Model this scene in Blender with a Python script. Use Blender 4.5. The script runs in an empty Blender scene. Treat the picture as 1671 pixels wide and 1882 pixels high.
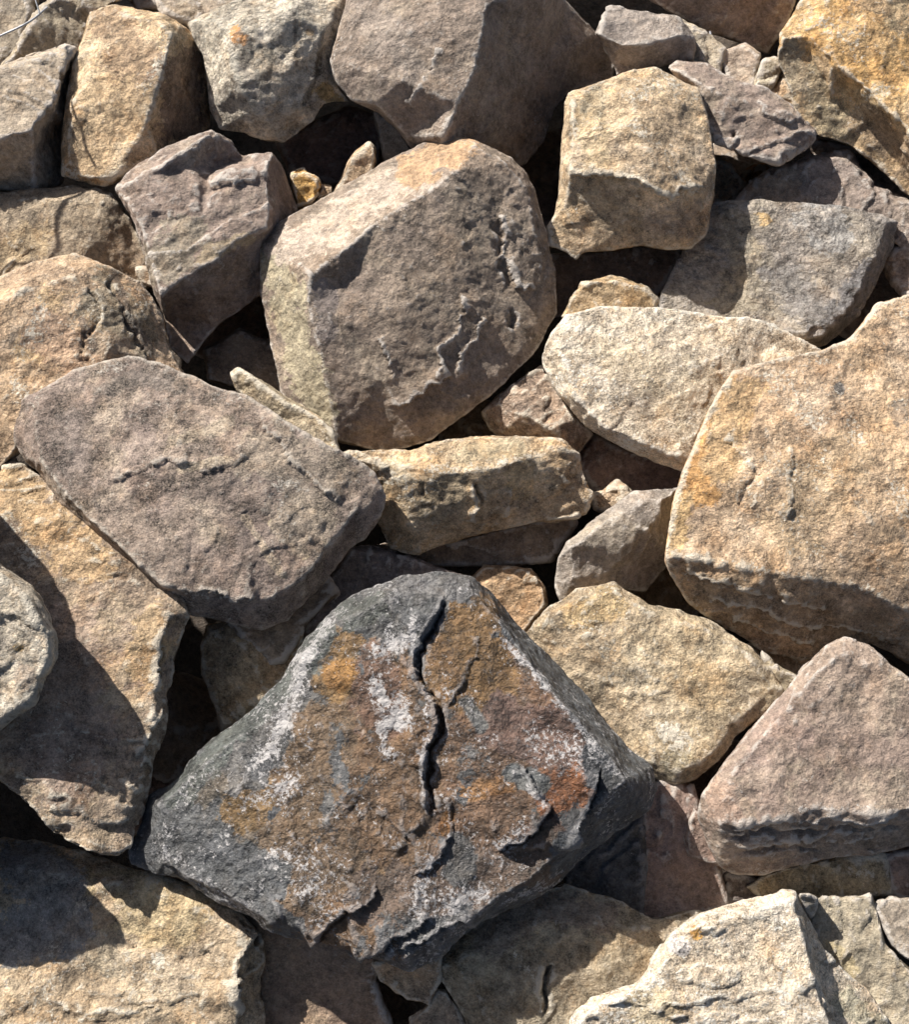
import bpy, bmesh, math, random
import numpy as np
from mathutils import Vector, Matrix
from mathutils.geometry import delaunay_2d_cdt

C = bpy.context.scene.collection
scn = bpy.context.scene
R = math.radians

# ------------------------------------------------------------------ camera
U = 0.0006                      # metres per photo pixel at the middle of the pile
W0, H0 = 1671.0, 1882.0
PITCH = R(62)                   # below the horizon
VF = R(42)
DIST = (H0*U/2)/math.tan(VF/2)
TARGET = Vector((0, 0, 0.10))
FWD = Vector((0, math.cos(PITCH), -math.sin(PITCH)))
CAMP = TARGET - FWD*DIST
cam = bpy.data.cameras.new('camera')
camo = bpy.data.objects.new('camera', cam); C.objects.link(camo)
camo.location = CAMP
camo.rotation_euler = (math.pi/2 - PITCH, 0, 0)
cam.sensor_fit = 'VERTICAL'; cam.angle = VF
cam.clip_start = 0.02; cam.clip_end = 100
cam.dof.use_dof = True
cam.dof.focus_distance = 1.30
cam.dof.aperture_fstop = 14.0
scn.camera = camo

# ------------------------------------------------------------------ light
SUN = Vector((-0.55, 0.53, 0.645)).normalized()     # towards the sun
elev = math.asin(SUN.z); azi = math.atan2(SUN.x, SUN.y)
w = bpy.data.worlds.new('World'); scn.world = w; w.use_nodes = True
nt = w.node_tree
sky = nt.nodes.new('ShaderNodeTexSky'); sky.sky_type = 'NISHITA'; sky.sun_disc = False
sky.dust_density = 3.0; sky.ozone_density = 0.6; sky.sun_elevation = elev; sky.sun_rotation = azi
bg = nt.nodes['Background']; bg.inputs['Strength'].default_value = 0.05
nt.links.new(sky.outputs[0], bg.inputs[0])
sl = bpy.data.lights.new('sun', 'SUN'); sl.energy = 5.0; sl.angle = R(0.53); sl.color = (1.0, 0.95, 0.87)
so = bpy.data.objects.new('sun', sl); C.objects.link(so)
so.rotation_euler = (-SUN).to_track_quat('-Z', 'Y').to_euler()
scn.view_settings.view_transform = 'Standard'; scn.view_settings.look = 'None'
scn.view_settings.exposure = 1.0; scn.view_settings.gamma = 1
scn.render.engine = 'CYCLES'

# ------------------------------------------------------------------ pixel <-> world
camM = Matrix.Translation(CAMP) @ camo.rotation_euler.to_matrix().to_4x4()
RX = np.array((1.0, 0, 0)); RU = np.array((0, math.sin(PITCH), math.cos(PITCH))); RF = np.array(FWD[:])
CP = np.array(CAMP[:])
FOC = (H0/2)/math.tan(VF/2)     # in photo pixels
def P(px, py, h):
    """point seen at photo position (px,py) that stands h units above the ground datum"""
    d = RF + RX*((px-W0/2)/FOC) - RU*((py-H0/2)/FOC)
    t = (h*U - CP[2])/d[2]
    return CP + d*t
def pix(co):
    v = co - CP
    z = v@RF
    return W0/2 + (v@RX)/z*FOC, H0/2 - (v@RU)/z*FOC

# ------------------------------------------------------------------ vectorised noise
_rng = np.random.default_rng(7)
_perm = _rng.permutation(256); _perm = np.concatenate([_perm, _perm, _perm]).astype(np.int32)
_g = _rng.normal(size=(256, 3)); _g /= np.linalg.norm(_g, axis=1)[:, None]; _g = _g.astype(np.float32)
def perlin(p):
    p = p.astype(np.float32)
    i = np.floor(p).astype(np.int32); f = p-i; i &= 255
    u = f*f*f*(f*(f*6-15)+10)
    out = 0
    res = []
    for dx in (0, 1):
        a = _perm[i[:, 0]+dx]
        for dy in (0, 1):
            b = _perm[a+i[:, 1]+dy]
            for dz in (0, 1):
                g = _g[_perm[b+i[:, 2]+dz] & 255]
                res.append(g[:, 0]*(f[:, 0]-dx)+g[:, 1]*(f[:, 1]-dy)+g[:, 2]*(f[:, 2]-dz))
    x00, x01, x10, x11, y00, y01, y10, y11 = res
    def L(a, b, t): return a+(b-a)*t
    a = L(L(x00, x01, u[:, 2]), L(x10, x11, u[:, 2]), u[:, 1])
    b = L(L(y00, y01, u[:, 2]), L(y10, y11, u[:, 2]), u[:, 1])
    return L(a, b, u[:, 0])*1.5
def fbm(p, octs=3, gain=.5, ridged=False):
    s = 0; a = 1; t = 0
    for k in range(octs):
        n = perlin(p + k*17.3)
        if ridged: n = 1-2*np.abs(n)
        s = s+a*n; t += a; a *= gain; p = p*2.03
    return s/t
_val = _rng.uniform(-1, 1, 256).astype(np.float32)
_rot = np.array([[.36, .48, -.8], [-.8, .6, 0], [.48, .64, .6]])
def facet(p):
    """continuous noise made of flat triangles: broken-stone facets with sharp arrises"""
    p = (p@_rot).astype(np.float32)
    i = np.floor(p).astype(np.int32); f = p-i; i &= 255
    o = np.argsort(-f, axis=1); fs = np.take_along_axis(f, o, 1)
    cur = i.copy(); r = np.arange(len(p))
    def val(c): return _val[_perm[_perm[_perm[c[:, 0] & 255]+(c[:, 1] & 255)]+(c[:, 2] & 255)] & 255]
    v = val(cur)*(1-fs[:, 0])
    for k in range(3):
        cur[r, o[:, k]] += 1
        nx = fs[:, k+1] if k < 2 else 0
        v = v+val(cur)*(fs[:, k]-nx)
    return v
def sstep(a, b, x):
    t = np.clip((x-a)/(b-a), 0, 1); return t*t*(3-2*t)

def polydist(x, y, pts):
    """distance, side (+1 = right of travel as seen in the picture), fraction along"""
    pts = np.array(pts, float)
    if len(pts) == 1:
        d = np.hypot(x-pts[0, 0], y-pts[0, 1]); return d, np.ones_like(d), np.zeros_like(d)
    best = np.full(x.shape, 1e9); side = np.ones_like(x); fr = np.zeros_like(x)
    seg = np.hypot(*(pts[1:]-pts[:-1]).T); cum = np.concatenate([[0], np.cumsum(seg)]); tot = cum[-1]
    for k in range(len(seg)):
        ax, ay = pts[k]; bx, by = pts[k+1]-pts[k]
        t = np.clip(((x-ax)*bx+(y-ay)*by)/(seg[k]**2), 0, 1)
        dx = x-(ax+t*bx); dy = y-(ay+t*by)
        d = np.hypot(dx, dy); m = d < best
        best = np.where(m, d, best); side = np.where(m, np.sign(bx*dy-by*dx), side)
        fr = np.where(m, (cum[k]+t*seg[k])/tot, fr)
    return best, side, fr

# ------------------------------------------------------------------ materials
class NT:
    def __init__(s, name):
        s.m = bpy.data.materials.new(name); s.m.use_nodes = True; s.t = s.m.node_tree
        s.b = s.t.nodes['Principled BSDF']
    def n(s, typ, **kw):
        o = s.t.nodes.new(typ)
        for k, v in kw.items():
            if k in o.inputs: o.inputs[k].default_value = v
            else: setattr(o, k, v)
        return o
    def l(s, a, b): s.t.links.new(a, b)
    def ramp(s, src, a, b, lo=0., hi=1.):
        o = s.n('ShaderNodeMapRange'); o.clamp = True
        for i, v in zip((1, 2, 3, 4), (a, b, lo, hi)): o.inputs[i].default_value = v
        s.l(src, o.inputs[0]); return o.outputs[0]
    def math(s, op, a, b=None, c=None):
        o = s.n('ShaderNodeMath', operation=op)
        for i, v in enumerate((a, b, c)):
            if v is None: continue
            if isinstance(v, (int, float)): o.inputs[i].default_value = v
            else: s.l(v, o.inputs[i])
        return o.outputs[0]
    def mix(s, fac, a, b, mode='MIX'):
        o = s.n('ShaderNodeMix', data_type='RGBA', blend_type=mode)
        for i, v in ((0, fac), (6, a), (7, b)):
            if isinstance(v, (int, float)): o.inputs[i].default_value = v
            elif isinstance(v, tuple): o.inputs[i].default_value = (*v, 1) if len(v) == 3 else v
            else: s.l(v, o.inputs[i])
        return o.outputs[2]

def rock_material(name, rough=.85, spec=.35, bump=1.0, grain=1.0, streak=(.92, 1, 1.05), white=(.62, .58, .52),
                  dark=(.045, .04, .036), darkamt=.5, edge=.35, mottle=.35, wth=0.0, flake=22., flakeh=.55, hue=.7):
    k = NT(name)
    tc = k.n('ShaderNodeTexCoord').outputs['Object']
    oi = k.n('ShaderNodeObjectInfo').outputs['Random']
    rv = k.n('ShaderNodeCombineXYZ'); k.l(k.math('MULTIPLY', oi, 6.28), rv.inputs[2]); k.l(k.math('MULTIPLY', oi, 9.1), rv.inputs[0])
    m0 = k.n('ShaderNodeMapping'); k.l(tc, m0.inputs[0]); k.l(rv.outputs[0], m0.inputs['Rotation'])
    mp = k.n('ShaderNodeMapping'); k.l(m0.outputs[0], mp.inputs[0]); mp.inputs['Scale'].default_value = streak
    def noise(scale, detail, roughn=.6, vec=None, dist=0.):
        o = k.n('ShaderNodeTexNoise', Scale=scale, Detail=detail, Roughness=roughn, Distortion=dist)
        k.l(vec if vec else mp.outputs[0], o.inputs['Vector']); return o.outputs['Fac']
    base = k.n('ShaderNodeAttribute', attribute_name='tone').outputs['Color']
    stain = k.n('ShaderNodeAttribute', attribute_name='stain').outputs['Color']  # patch colours: real stains, plus some painted light and crevice shade
    sm = k.n('ShaderNodeAttribute', attribute_name='stain_shade_mask').outputs['Fac']
    dep = k.n('ShaderNodeAttribute', attribute_name='deposit').outputs['Fac']
    nA = noise(38, 8, .66, dist=.12)
    nB = noise(170, 6, .75)
    nC = noise(520, 4, .7, vec=tc)
    nD = noise(17, 10, .72, vec=tc)
    nE = noise(230, 7, .78)
    sf = k.math('ADD', sm, k.math('MULTIPLY', k.math('SUBTRACT', nD, .5), 1.7))
    sf = k.ramp(k.math('ADD', sf, k.math('MULTIPLY', k.math('SUBTRACT', nE, .5), 2.8)), .38, .58)
    col = k.mix(k.math('MULTIPLY', sf, k.ramp(sm, .0, .12)), base, stain)
    v = k.math('ADD', k.ramp(nA, .40, .60, 1-mottle, 1+mottle), k.ramp(nB, .40, .60, -.24, .24))
    v = k.math('ADD', v, k.ramp(nC, .36, .64, -.26*grain, .26*grain))
    sep = k.n('ShaderNodeSeparateXYZ'); k.l(tc, sep.inputs[0])
    gx = k.math('MULTIPLY', sep.outputs[0], k.math('MULTIPLY_ADD', oi, 2.0, -.4))
    gy = k.math('MULTIPLY', sep.outputs[1], k.math('MULTIPLY_ADD', oi, -1.6, 1.4))
    nF = noise(13, 9, .60, vec=tc)
    lay = k.math('MULTIPLY', k.math('ADD', k.math('ADD', gx, gy), k.math('MULTIPLY', nF, 1.3)), flake)
    fl = k.math('FLOOR', lay); fr_ = k.math('SUBTRACT', lay, fl)
    wn = k.n('ShaderNodeTexWhiteNoise', noise_dimensions='1D'); k.l(fl, wn.inputs['W'])
    v = k.math('ADD', v, k.math('MULTIPLY', k.math('SUBTRACT', wn.outputs[0], .5), .22))
    comb = k.n('ShaderNodeCombineXYZ')
    for i in range(3): k.l(v, comb.inputs[i])
    c = k.mix(1.0, col, comb.outputs[0], 'MULTIPLY')
    nG = noise(22, 6, .7, vec=m0.outputs[0]); nH = noise(55, 7, .75, vec=m0.outputs[0])
    c = k.mix(k.math('MULTIPLY', k.ramp(nG, .52, .64), hue), c, k.mix(1.0, c, (1.10, .955, .80), 'MULTIPLY'))
    c = k.mix(k.math('MULTIPLY', k.ramp(nG, .46, .36), hue), c, k.mix(1.0, c, (.90, .91, .96), 'MULTIPLY'))
    c = k.mix(k.math('MULTIPLY', k.ramp(nH, .53, .60), hue), c, k.mix(1.0, c, (.72, .66, .60), 'MULTIPLY'))
    c = k.mix(k.math('MULTIPLY', k.ramp(nH, .46, .40), hue), c, k.mix(1.0, c, (1.22, 1.2, 1.16), 'MULTIPLY'))
    # dark mineral specks and stains
    dk = k.math('MULTIPLY', k.ramp(noise(110, 8, .8, vec=tc), .57, .65), darkamt)
    c = k.mix(dk, c, dark)
    # worn, paler arrises
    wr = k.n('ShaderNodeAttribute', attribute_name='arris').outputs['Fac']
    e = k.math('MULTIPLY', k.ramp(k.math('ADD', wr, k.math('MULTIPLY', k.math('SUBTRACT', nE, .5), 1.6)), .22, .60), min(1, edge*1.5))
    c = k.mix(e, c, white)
    # pale mineral crust
    wm = k.math('ADD', dep, k.math('MULTIPLY', k.math('SUBTRACT', nD, .5), 2.0))
    wm = k.math('ADD', wm, k.math('MULTIPLY', k.math('SUBTRACT', nE, .5), 3.0))
    wf = k.ramp(wm, .50-wth, .66-wth, 0, .85)
    c = k.mix(wf, c, white)
    k.l(c, k.b.inputs['Base Color'])
    k.b.inputs['Specular IOR Level'].default_value = spec
    k.l(k.ramp(nB, .3, .7, rough-.12, min(1, rough+.1)), k.b.inputs['Roughness'])
    hgt = k.math('ADD', k.math('MULTIPLY', nA, 1.0), k.math('MULTIPLY', nB, .85))
    hgt = k.math('ADD', hgt, k.math('MULTIPLY', nC, .22*grain))
    hgt = k.math('ADD', hgt, k.math('MULTIPLY', wf, .10))
    hgt = k.math('ADD', hgt, k.math('MULTIPLY', nE, .30))
    hgt = k.math('ADD', hgt, k.math('MULTIPLY', fr_, flakeh))
    bp = k.n('ShaderNodeBump', Strength=1.0, Distance=.0036*bump); k.l(hgt, bp.inputs['Height'])
    k.l(bp.outputs[0], k.b.inputs['Normal'])
    return k.m

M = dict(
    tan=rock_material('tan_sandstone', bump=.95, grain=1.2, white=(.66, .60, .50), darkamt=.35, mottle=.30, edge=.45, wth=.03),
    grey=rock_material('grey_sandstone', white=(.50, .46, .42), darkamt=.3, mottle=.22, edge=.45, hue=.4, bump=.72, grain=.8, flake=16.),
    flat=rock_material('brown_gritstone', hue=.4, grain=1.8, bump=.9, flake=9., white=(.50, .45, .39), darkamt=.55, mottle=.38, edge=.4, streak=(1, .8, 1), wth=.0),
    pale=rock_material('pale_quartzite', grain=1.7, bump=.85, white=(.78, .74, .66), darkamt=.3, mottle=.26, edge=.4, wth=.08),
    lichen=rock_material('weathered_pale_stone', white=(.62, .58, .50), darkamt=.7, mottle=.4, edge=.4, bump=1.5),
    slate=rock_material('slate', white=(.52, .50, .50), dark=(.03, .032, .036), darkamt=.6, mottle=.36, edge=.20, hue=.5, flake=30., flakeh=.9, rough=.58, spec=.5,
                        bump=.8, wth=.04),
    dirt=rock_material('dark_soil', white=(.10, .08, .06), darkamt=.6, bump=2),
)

# colours (albedo)
TAN = [(.455, .33, .215), (.37, .265, .175), (.53, .40, .28)]
TANW = [(.475, .335, .21), (.385, .272, .18), (.55, .415, .29)]
GREY = [(.275, .208, .155), (.222, .168, .13), (.33, .26, .20)]
PURP = [(.28, .213, .172), (.228, .175, .145), (.335, .27, .21)]
OLIVE = [(.33, .27, .185), (.275, .225, .16), (.37, .31, .22)]
PALE = [(.57, .475, .36), (.48, .395, .295), (.64, .56, .45)]
LICH = [(.56, .49, .39), (.45, .39, .31), (.66, .59, .49)]
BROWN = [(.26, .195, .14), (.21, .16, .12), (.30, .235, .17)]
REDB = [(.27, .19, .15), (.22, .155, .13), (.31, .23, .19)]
SLATE = [(.10, .102, .105), (.075, .078, .084), (.15, .142, .135)]

# ------------------------------------------------------------------ rocks
NR = [0]; VS = .97; TRI = [0]
def rock(label, pal, mat, T, outline, lines=(), pts=(), vox=.0030, rim=0, rimdrop=0, low=1., mid=1., fine=1., terr=1.,
         warp=1., strata=None, patches=(), deps=(), ledges=(), grooves=(), dep0=0., smooth=0, group='loose rocks in the pile', name='rock'):
    rim *= .55; rimdrop *= .8
    NR[0] += 1; seed = NR[0]*13.71
    ol = [tuple(map(float, p)) for p in outline]
    cx = sum(p[0] for p in ol)/len(ol); cy = sum(p[1] for p in ol)/len(ol)
    hm = sum(p[2] for p in ol)/len(ol)
    verts = list(ol)
    if rimdrop: verts = [(x, y, h-rimdrop) for x, y, h in ol]
    n = len(ol)
    key = {(round(x, 1), round(y, 1)): i for i, (x, y, h) in enumerate(verts)}
    edges = []
    def vid(p):
        kk = (round(float(p[0]), 1), round(float(p[1]), 1))
        if kk not in key:
            key[kk] = len(verts); verts.append((float(p[0]), float(p[1]), float(p[2])))
        return key[kk]
    if rim:
        ring = []
        for x, y, h in ol:
            d = math.hypot(x-cx, y-cy); s = max(0.3, 1-rim/max(d, 1)); ring.append(vid((cx+(x-cx)*s, cy+(y-cy)*s, h)))
        edges += [(ring[i], ring[(i+1) % n]) for i in range(n)]
    for ln in lines:
        ids = [vid(p) for p in ln]; edges += list(zip(ids[:-1], ids[1:]))
    for p in pts: vid(p)
    edges = [e for e in edges if e[0] != e[1]]
    v2 = [Vector((a[0], -a[1])) for a in verts]
    area = sum(v2[i].x*v2[(i+1) % n].y-v2[(i+1) % n].x*v2[i].y for i in range(n))
    order = list(range(n)) if area > 0 else list(range(n))[::-1]
    ov, oe, of, vmap, _, _ = delaunay_2d_cdt(v2, edges, [order], 1, 1e-4)
    bm = bmesh.new()
    hs = []
    for i, v in enumerate(ov):
        if vmap[i]: hh = verts[vmap[i][0]][2]
        else:
            dd = sorted(((v-v2[j]).length, j) for j in range(len(v2)))[:3]
            ws = [1/(d+.1) for d, _ in dd]; hh = sum(wt*verts[j][2] for wt, (_, j) in zip(ws, dd))/sum(ws)
        hs.append(hh); bm.verts.new(P(v.x, -v.y, hh))
    bm.verts.ensure_lookup_table()
    for f in of:
        if len(f) >= 3:
            try: bm.faces.new([bm.verts[i] for i in f])
            except ValueError: pass
    # flanks and underside: rings below the boundary loop
    be = [e for e in bm.edges if len(e.link_faces) == 1]
    nxt = {}
    for e in be:
        l = e.link_loops[0]; nxt[l.vert.index if l.vert.index >= 0 else 0] = None
    bm.verts.index_update()
    nxt = {}
    for e in be:
        l = e.link_loops[0]; nxt[l.vert.index] = l.link_loop_next.vert.index
    start = next(iter(nxt)); loop = [start]
    while nxt.get(loop[-1], start) != start and len(loop) < 500: loop.append(nxt[loop[-1]])
    pv = [bm.verts[i] for i in loop]
    pp = [(ov[i].x, -ov[i].y, hs[i]) for i in loop]
    prev = pv
    rr = random.Random(NR[0]*7)
    for s, k, dT in ((.985, .1, .30), (.86, .35, .68), (.5, .8, 1.0)):
        cur = []
        for x, y, h in pp:
            j = 1+rr.uniform(-.05, .05)*(1-s)*4
            cur.append(bm.verts.new(P(cx+(x-cx)*s*j, cy+(y-cy)*s*j, h*(1-k)+hm*k-T*dT)))
        for i in range(len(cur)):
            a, b = prev[i], prev[(i+1) % len(cur)]
            bm.faces.new((b, a, cur[i], cur[(i+1) % len(cur)]))
        prev = cur
    c0 = bm.verts.new(P(cx, cy, hm-T*1.02))
    for i in range(len(prev)): bm.faces.new((prev[(i+1) % len(prev)], prev[i], c0))
    bmesh.ops.recalc_face_normals(bm, faces=bm.faces)
    me = bpy.data.meshes.new('tmp'); bm.to_mesh(me); bm.free()
    ob = bpy.data.objects.new('tmp', me); C.objects.link(ob)
    if vox < .005: vox *= VS
    md = ob.modifiers.new('r', 'REMESH'); md.mode = 'VOXEL'; md.voxel_size = vox; md.adaptivity = 0
    dg = bpy.context.evaluated_depsgraph_get()
    em = bpy.data.meshes.new_from_object(ob.evaluated_get(dg))
    bpy.data.objects.remove(ob); bpy.data.meshes.remove(me)
    nv = len(em.vertices); co = np.empty(nv*3, np.float32); em.vertices.foreach_get('co', co); co = co.reshape(-1, 3).astype(np.float64)
    ne = len(em.edges); ed = np.empty(ne*2, np.int32); em.edges.foreach_get('vertices', ed); ed = ed.reshape(-1, 2)
    deg = np.bincount(ed.ravel(), minlength=nv).astype(float); deg[deg == 0] = 1
    def smooth_once(a, lam=.5):
        s = np.empty_like(a)
        for i in range(a.shape[1]):
            s[:, i] = np.bincount(ed[:, 0], a[ed[:, 1], i], nv)+np.bincount(ed[:, 1], a[ed[:, 0], i], nv)
        return a+(s/deg[:, None]-a)*lam
    for _ in range(smooth): co = smooth_once(co)
    # warp outline and arrises
    q = co+seed
    wv = np.stack([facet(q*19+11*i)*.0013+facet(q*47+5*i)*.0015+fbm(q*90+3*i, 2, .6)*.0014 for i in range(3)], 1)*warp
    co = co+wv
    def setco(c): em.vertices.foreach_set('co', c.astype(np.float32).ravel()); em.update()
    def normals():
        a = np.empty(nv*3, np.float32); em.vertex_normals.foreach_get('vector', a); return a.reshape(-1, 3).astype(np.float64)
    setco(co); nr = normals()
    for _ in range(4): nr = smooth_once(nr, .8)
    nr /= np.linalg.norm(nr, axis=1)[:, None]+1e-9
    q = co+seed
    if strata is not None:      # bedding direction: stretch the noise inside the beds
        ax = np.array(strata[:3], float); ax /= np.linalg.norm(ax); kk = strata[3]
        q = q + ax*((q@ax)*(kk-1))[:, None]
    el = rr.uniform(0, 6.28); el = np.array([math.cos(el), math.sin(el), rr.uniform(-.4, .4)]); el /= np.linalg.norm(el)
    q = q-el*((q@el)*.55)[:, None]      # grain: forms run longer one way
    qw = q+np.stack([fbm(q*35+40*i, 2, .5) for i in range(3)], 1)*.004
    d = low*(.0036*facet(qw*9)+.0008*fbm(q*14, 2))
    d += mid*(.0019*facet(qw*24+7)+.0006*facet(qw*55+3))
    da = rr.uniform(0, 6.28); dv = np.array([math.cos(da), math.sin(da), rr.uniform(-.3, .3)])
    t = (q@dv)*20+fbm(q*13+31, 4, .55)*3.2+facet(q*22+2)*.5
    ft = np.floor(t); fr = t-ft
    d += terr*.0028*(sstep(.0, .9, fr)*(1-sstep(.93, 1., fr))-.5)*sstep(-.25, .25, fbm(q*8+77, 2))
    d += fine*.0011*fbm(q*120, 2, .65)
    px, py = pix(co)
    front = sstep(.0, .25, -(nr@RF))
    wig = fbm(q*40+3, 3, .55)
    wx = px+wig*11+facet(q*75)*6+facet(q*170)*4; wy = py+fbm(q*40+9, 3, .55)*11+facet(q*75+9)*6+facet(q*170+9)*4
    wvar = .45+1.3*sstep(-.45, .5, fbm(q*35+21, 2))
    for g in ledges:            # (points, height in units, reach in px, side that is raised)
        dd, sd, f = polydist(wx, wy, g[0])
        tp = sstep(0, .10, f)*sstep(0, .10, 1-f)
        on = np.where(sd == g[3], 1., 0.)
        d += front*g[1]*U*on*tp*np.exp(-dd/g[2])*(.45+.65*wvar)
    for g in grooves:           # (points, half width px, depth units)
        dd, sd, f = polydist(wx, wy, g[0])
        tp = sstep(0, .12, f)*sstep(0, .12, 1-f)
        d -= front*g[2]*U*tp*np.exp(-(dd/(g[1]*wvar*.72))**2)*(.5+.6*wvar)
    co = co+nr*d[:, None]
    setco(co)
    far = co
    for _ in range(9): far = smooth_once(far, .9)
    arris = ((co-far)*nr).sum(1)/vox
    # colour of the stone, with light and shade painted into a few patches
    q = co*1.0+seed
    a = fbm(q*6, 3, .55); b = fbm(q*16+7, 5, .72)
    c1, c2, c3 = (np.array(c)*.96+np.dot(c, (.3, .5, .2))*.04 for c in pal)
    A = sstep(-.22, .22, a)[:, None]; B = sstep(-.05, .40, b)[:, None]
    col = c1*(1-A)+c2*A; col = col*(1-B)+c3*B
    col2 = col.copy(); msk = np.zeros(nv)
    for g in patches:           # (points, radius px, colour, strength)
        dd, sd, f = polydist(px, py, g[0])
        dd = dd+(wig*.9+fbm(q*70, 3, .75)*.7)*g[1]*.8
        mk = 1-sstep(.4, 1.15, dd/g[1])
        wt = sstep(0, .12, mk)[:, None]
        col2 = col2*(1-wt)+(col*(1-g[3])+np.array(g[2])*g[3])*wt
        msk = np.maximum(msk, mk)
    dp = np.full(nv, dep0)+.22*fbm(q*9+4, 2)
    for g in deps:              # (points, radius px, amount)
        dd, sd, f = polydist(px, py, g[0])
        dd = dd+fbm(q*60, 3, .6)*g[1]*.9
        dp = dp+(1-sstep(.0, 1.5, dd/g[1]))*g[2]*.8
    at = em.color_attributes.new('tone', 'FLOAT_COLOR', 'POINT')
    at.data.foreach_set('color', np.concatenate([np.clip(col, 0, 1), np.ones((nv, 1))], 1).astype(np.float32).ravel())
    at = em.color_attributes.new('stain', 'FLOAT_COLOR', 'POINT')
    at.data.foreach_set('color', np.concatenate([np.clip(col2, 0, 1), np.ones((nv, 1))], 1).astype(np.float32).ravel())
    at = em.attributes.new('stain_shade_mask', 'FLOAT', 'POINT'); at.data.foreach_set('value', msk.astype(np.float32))
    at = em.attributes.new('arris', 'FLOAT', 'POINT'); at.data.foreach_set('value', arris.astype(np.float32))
    at = em.attributes.new('deposit', 'FLOAT', 'POINT'); at.data.foreach_set('value', dp.astype(np.float32))
    # origin at the base of the stone
    cen = np.array([co[:, 0].mean(), co[:, 1].mean(), co[:, 2].min()])
    setco(co-cen)
    em.polygons.foreach_set('use_smooth', np.ones(len(em.polygons), bool))
    TRI[0] += len(em.polygons)*2
    em.name = name; em.materials.clear(); em.materials.append(M[mat])
    o = bpy.data.objects.new(name, em); C.objects.link(o); o.location = cen
    o['label'] = label; o['category'] = 'rock'; o['group'] = group
    return o

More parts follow.
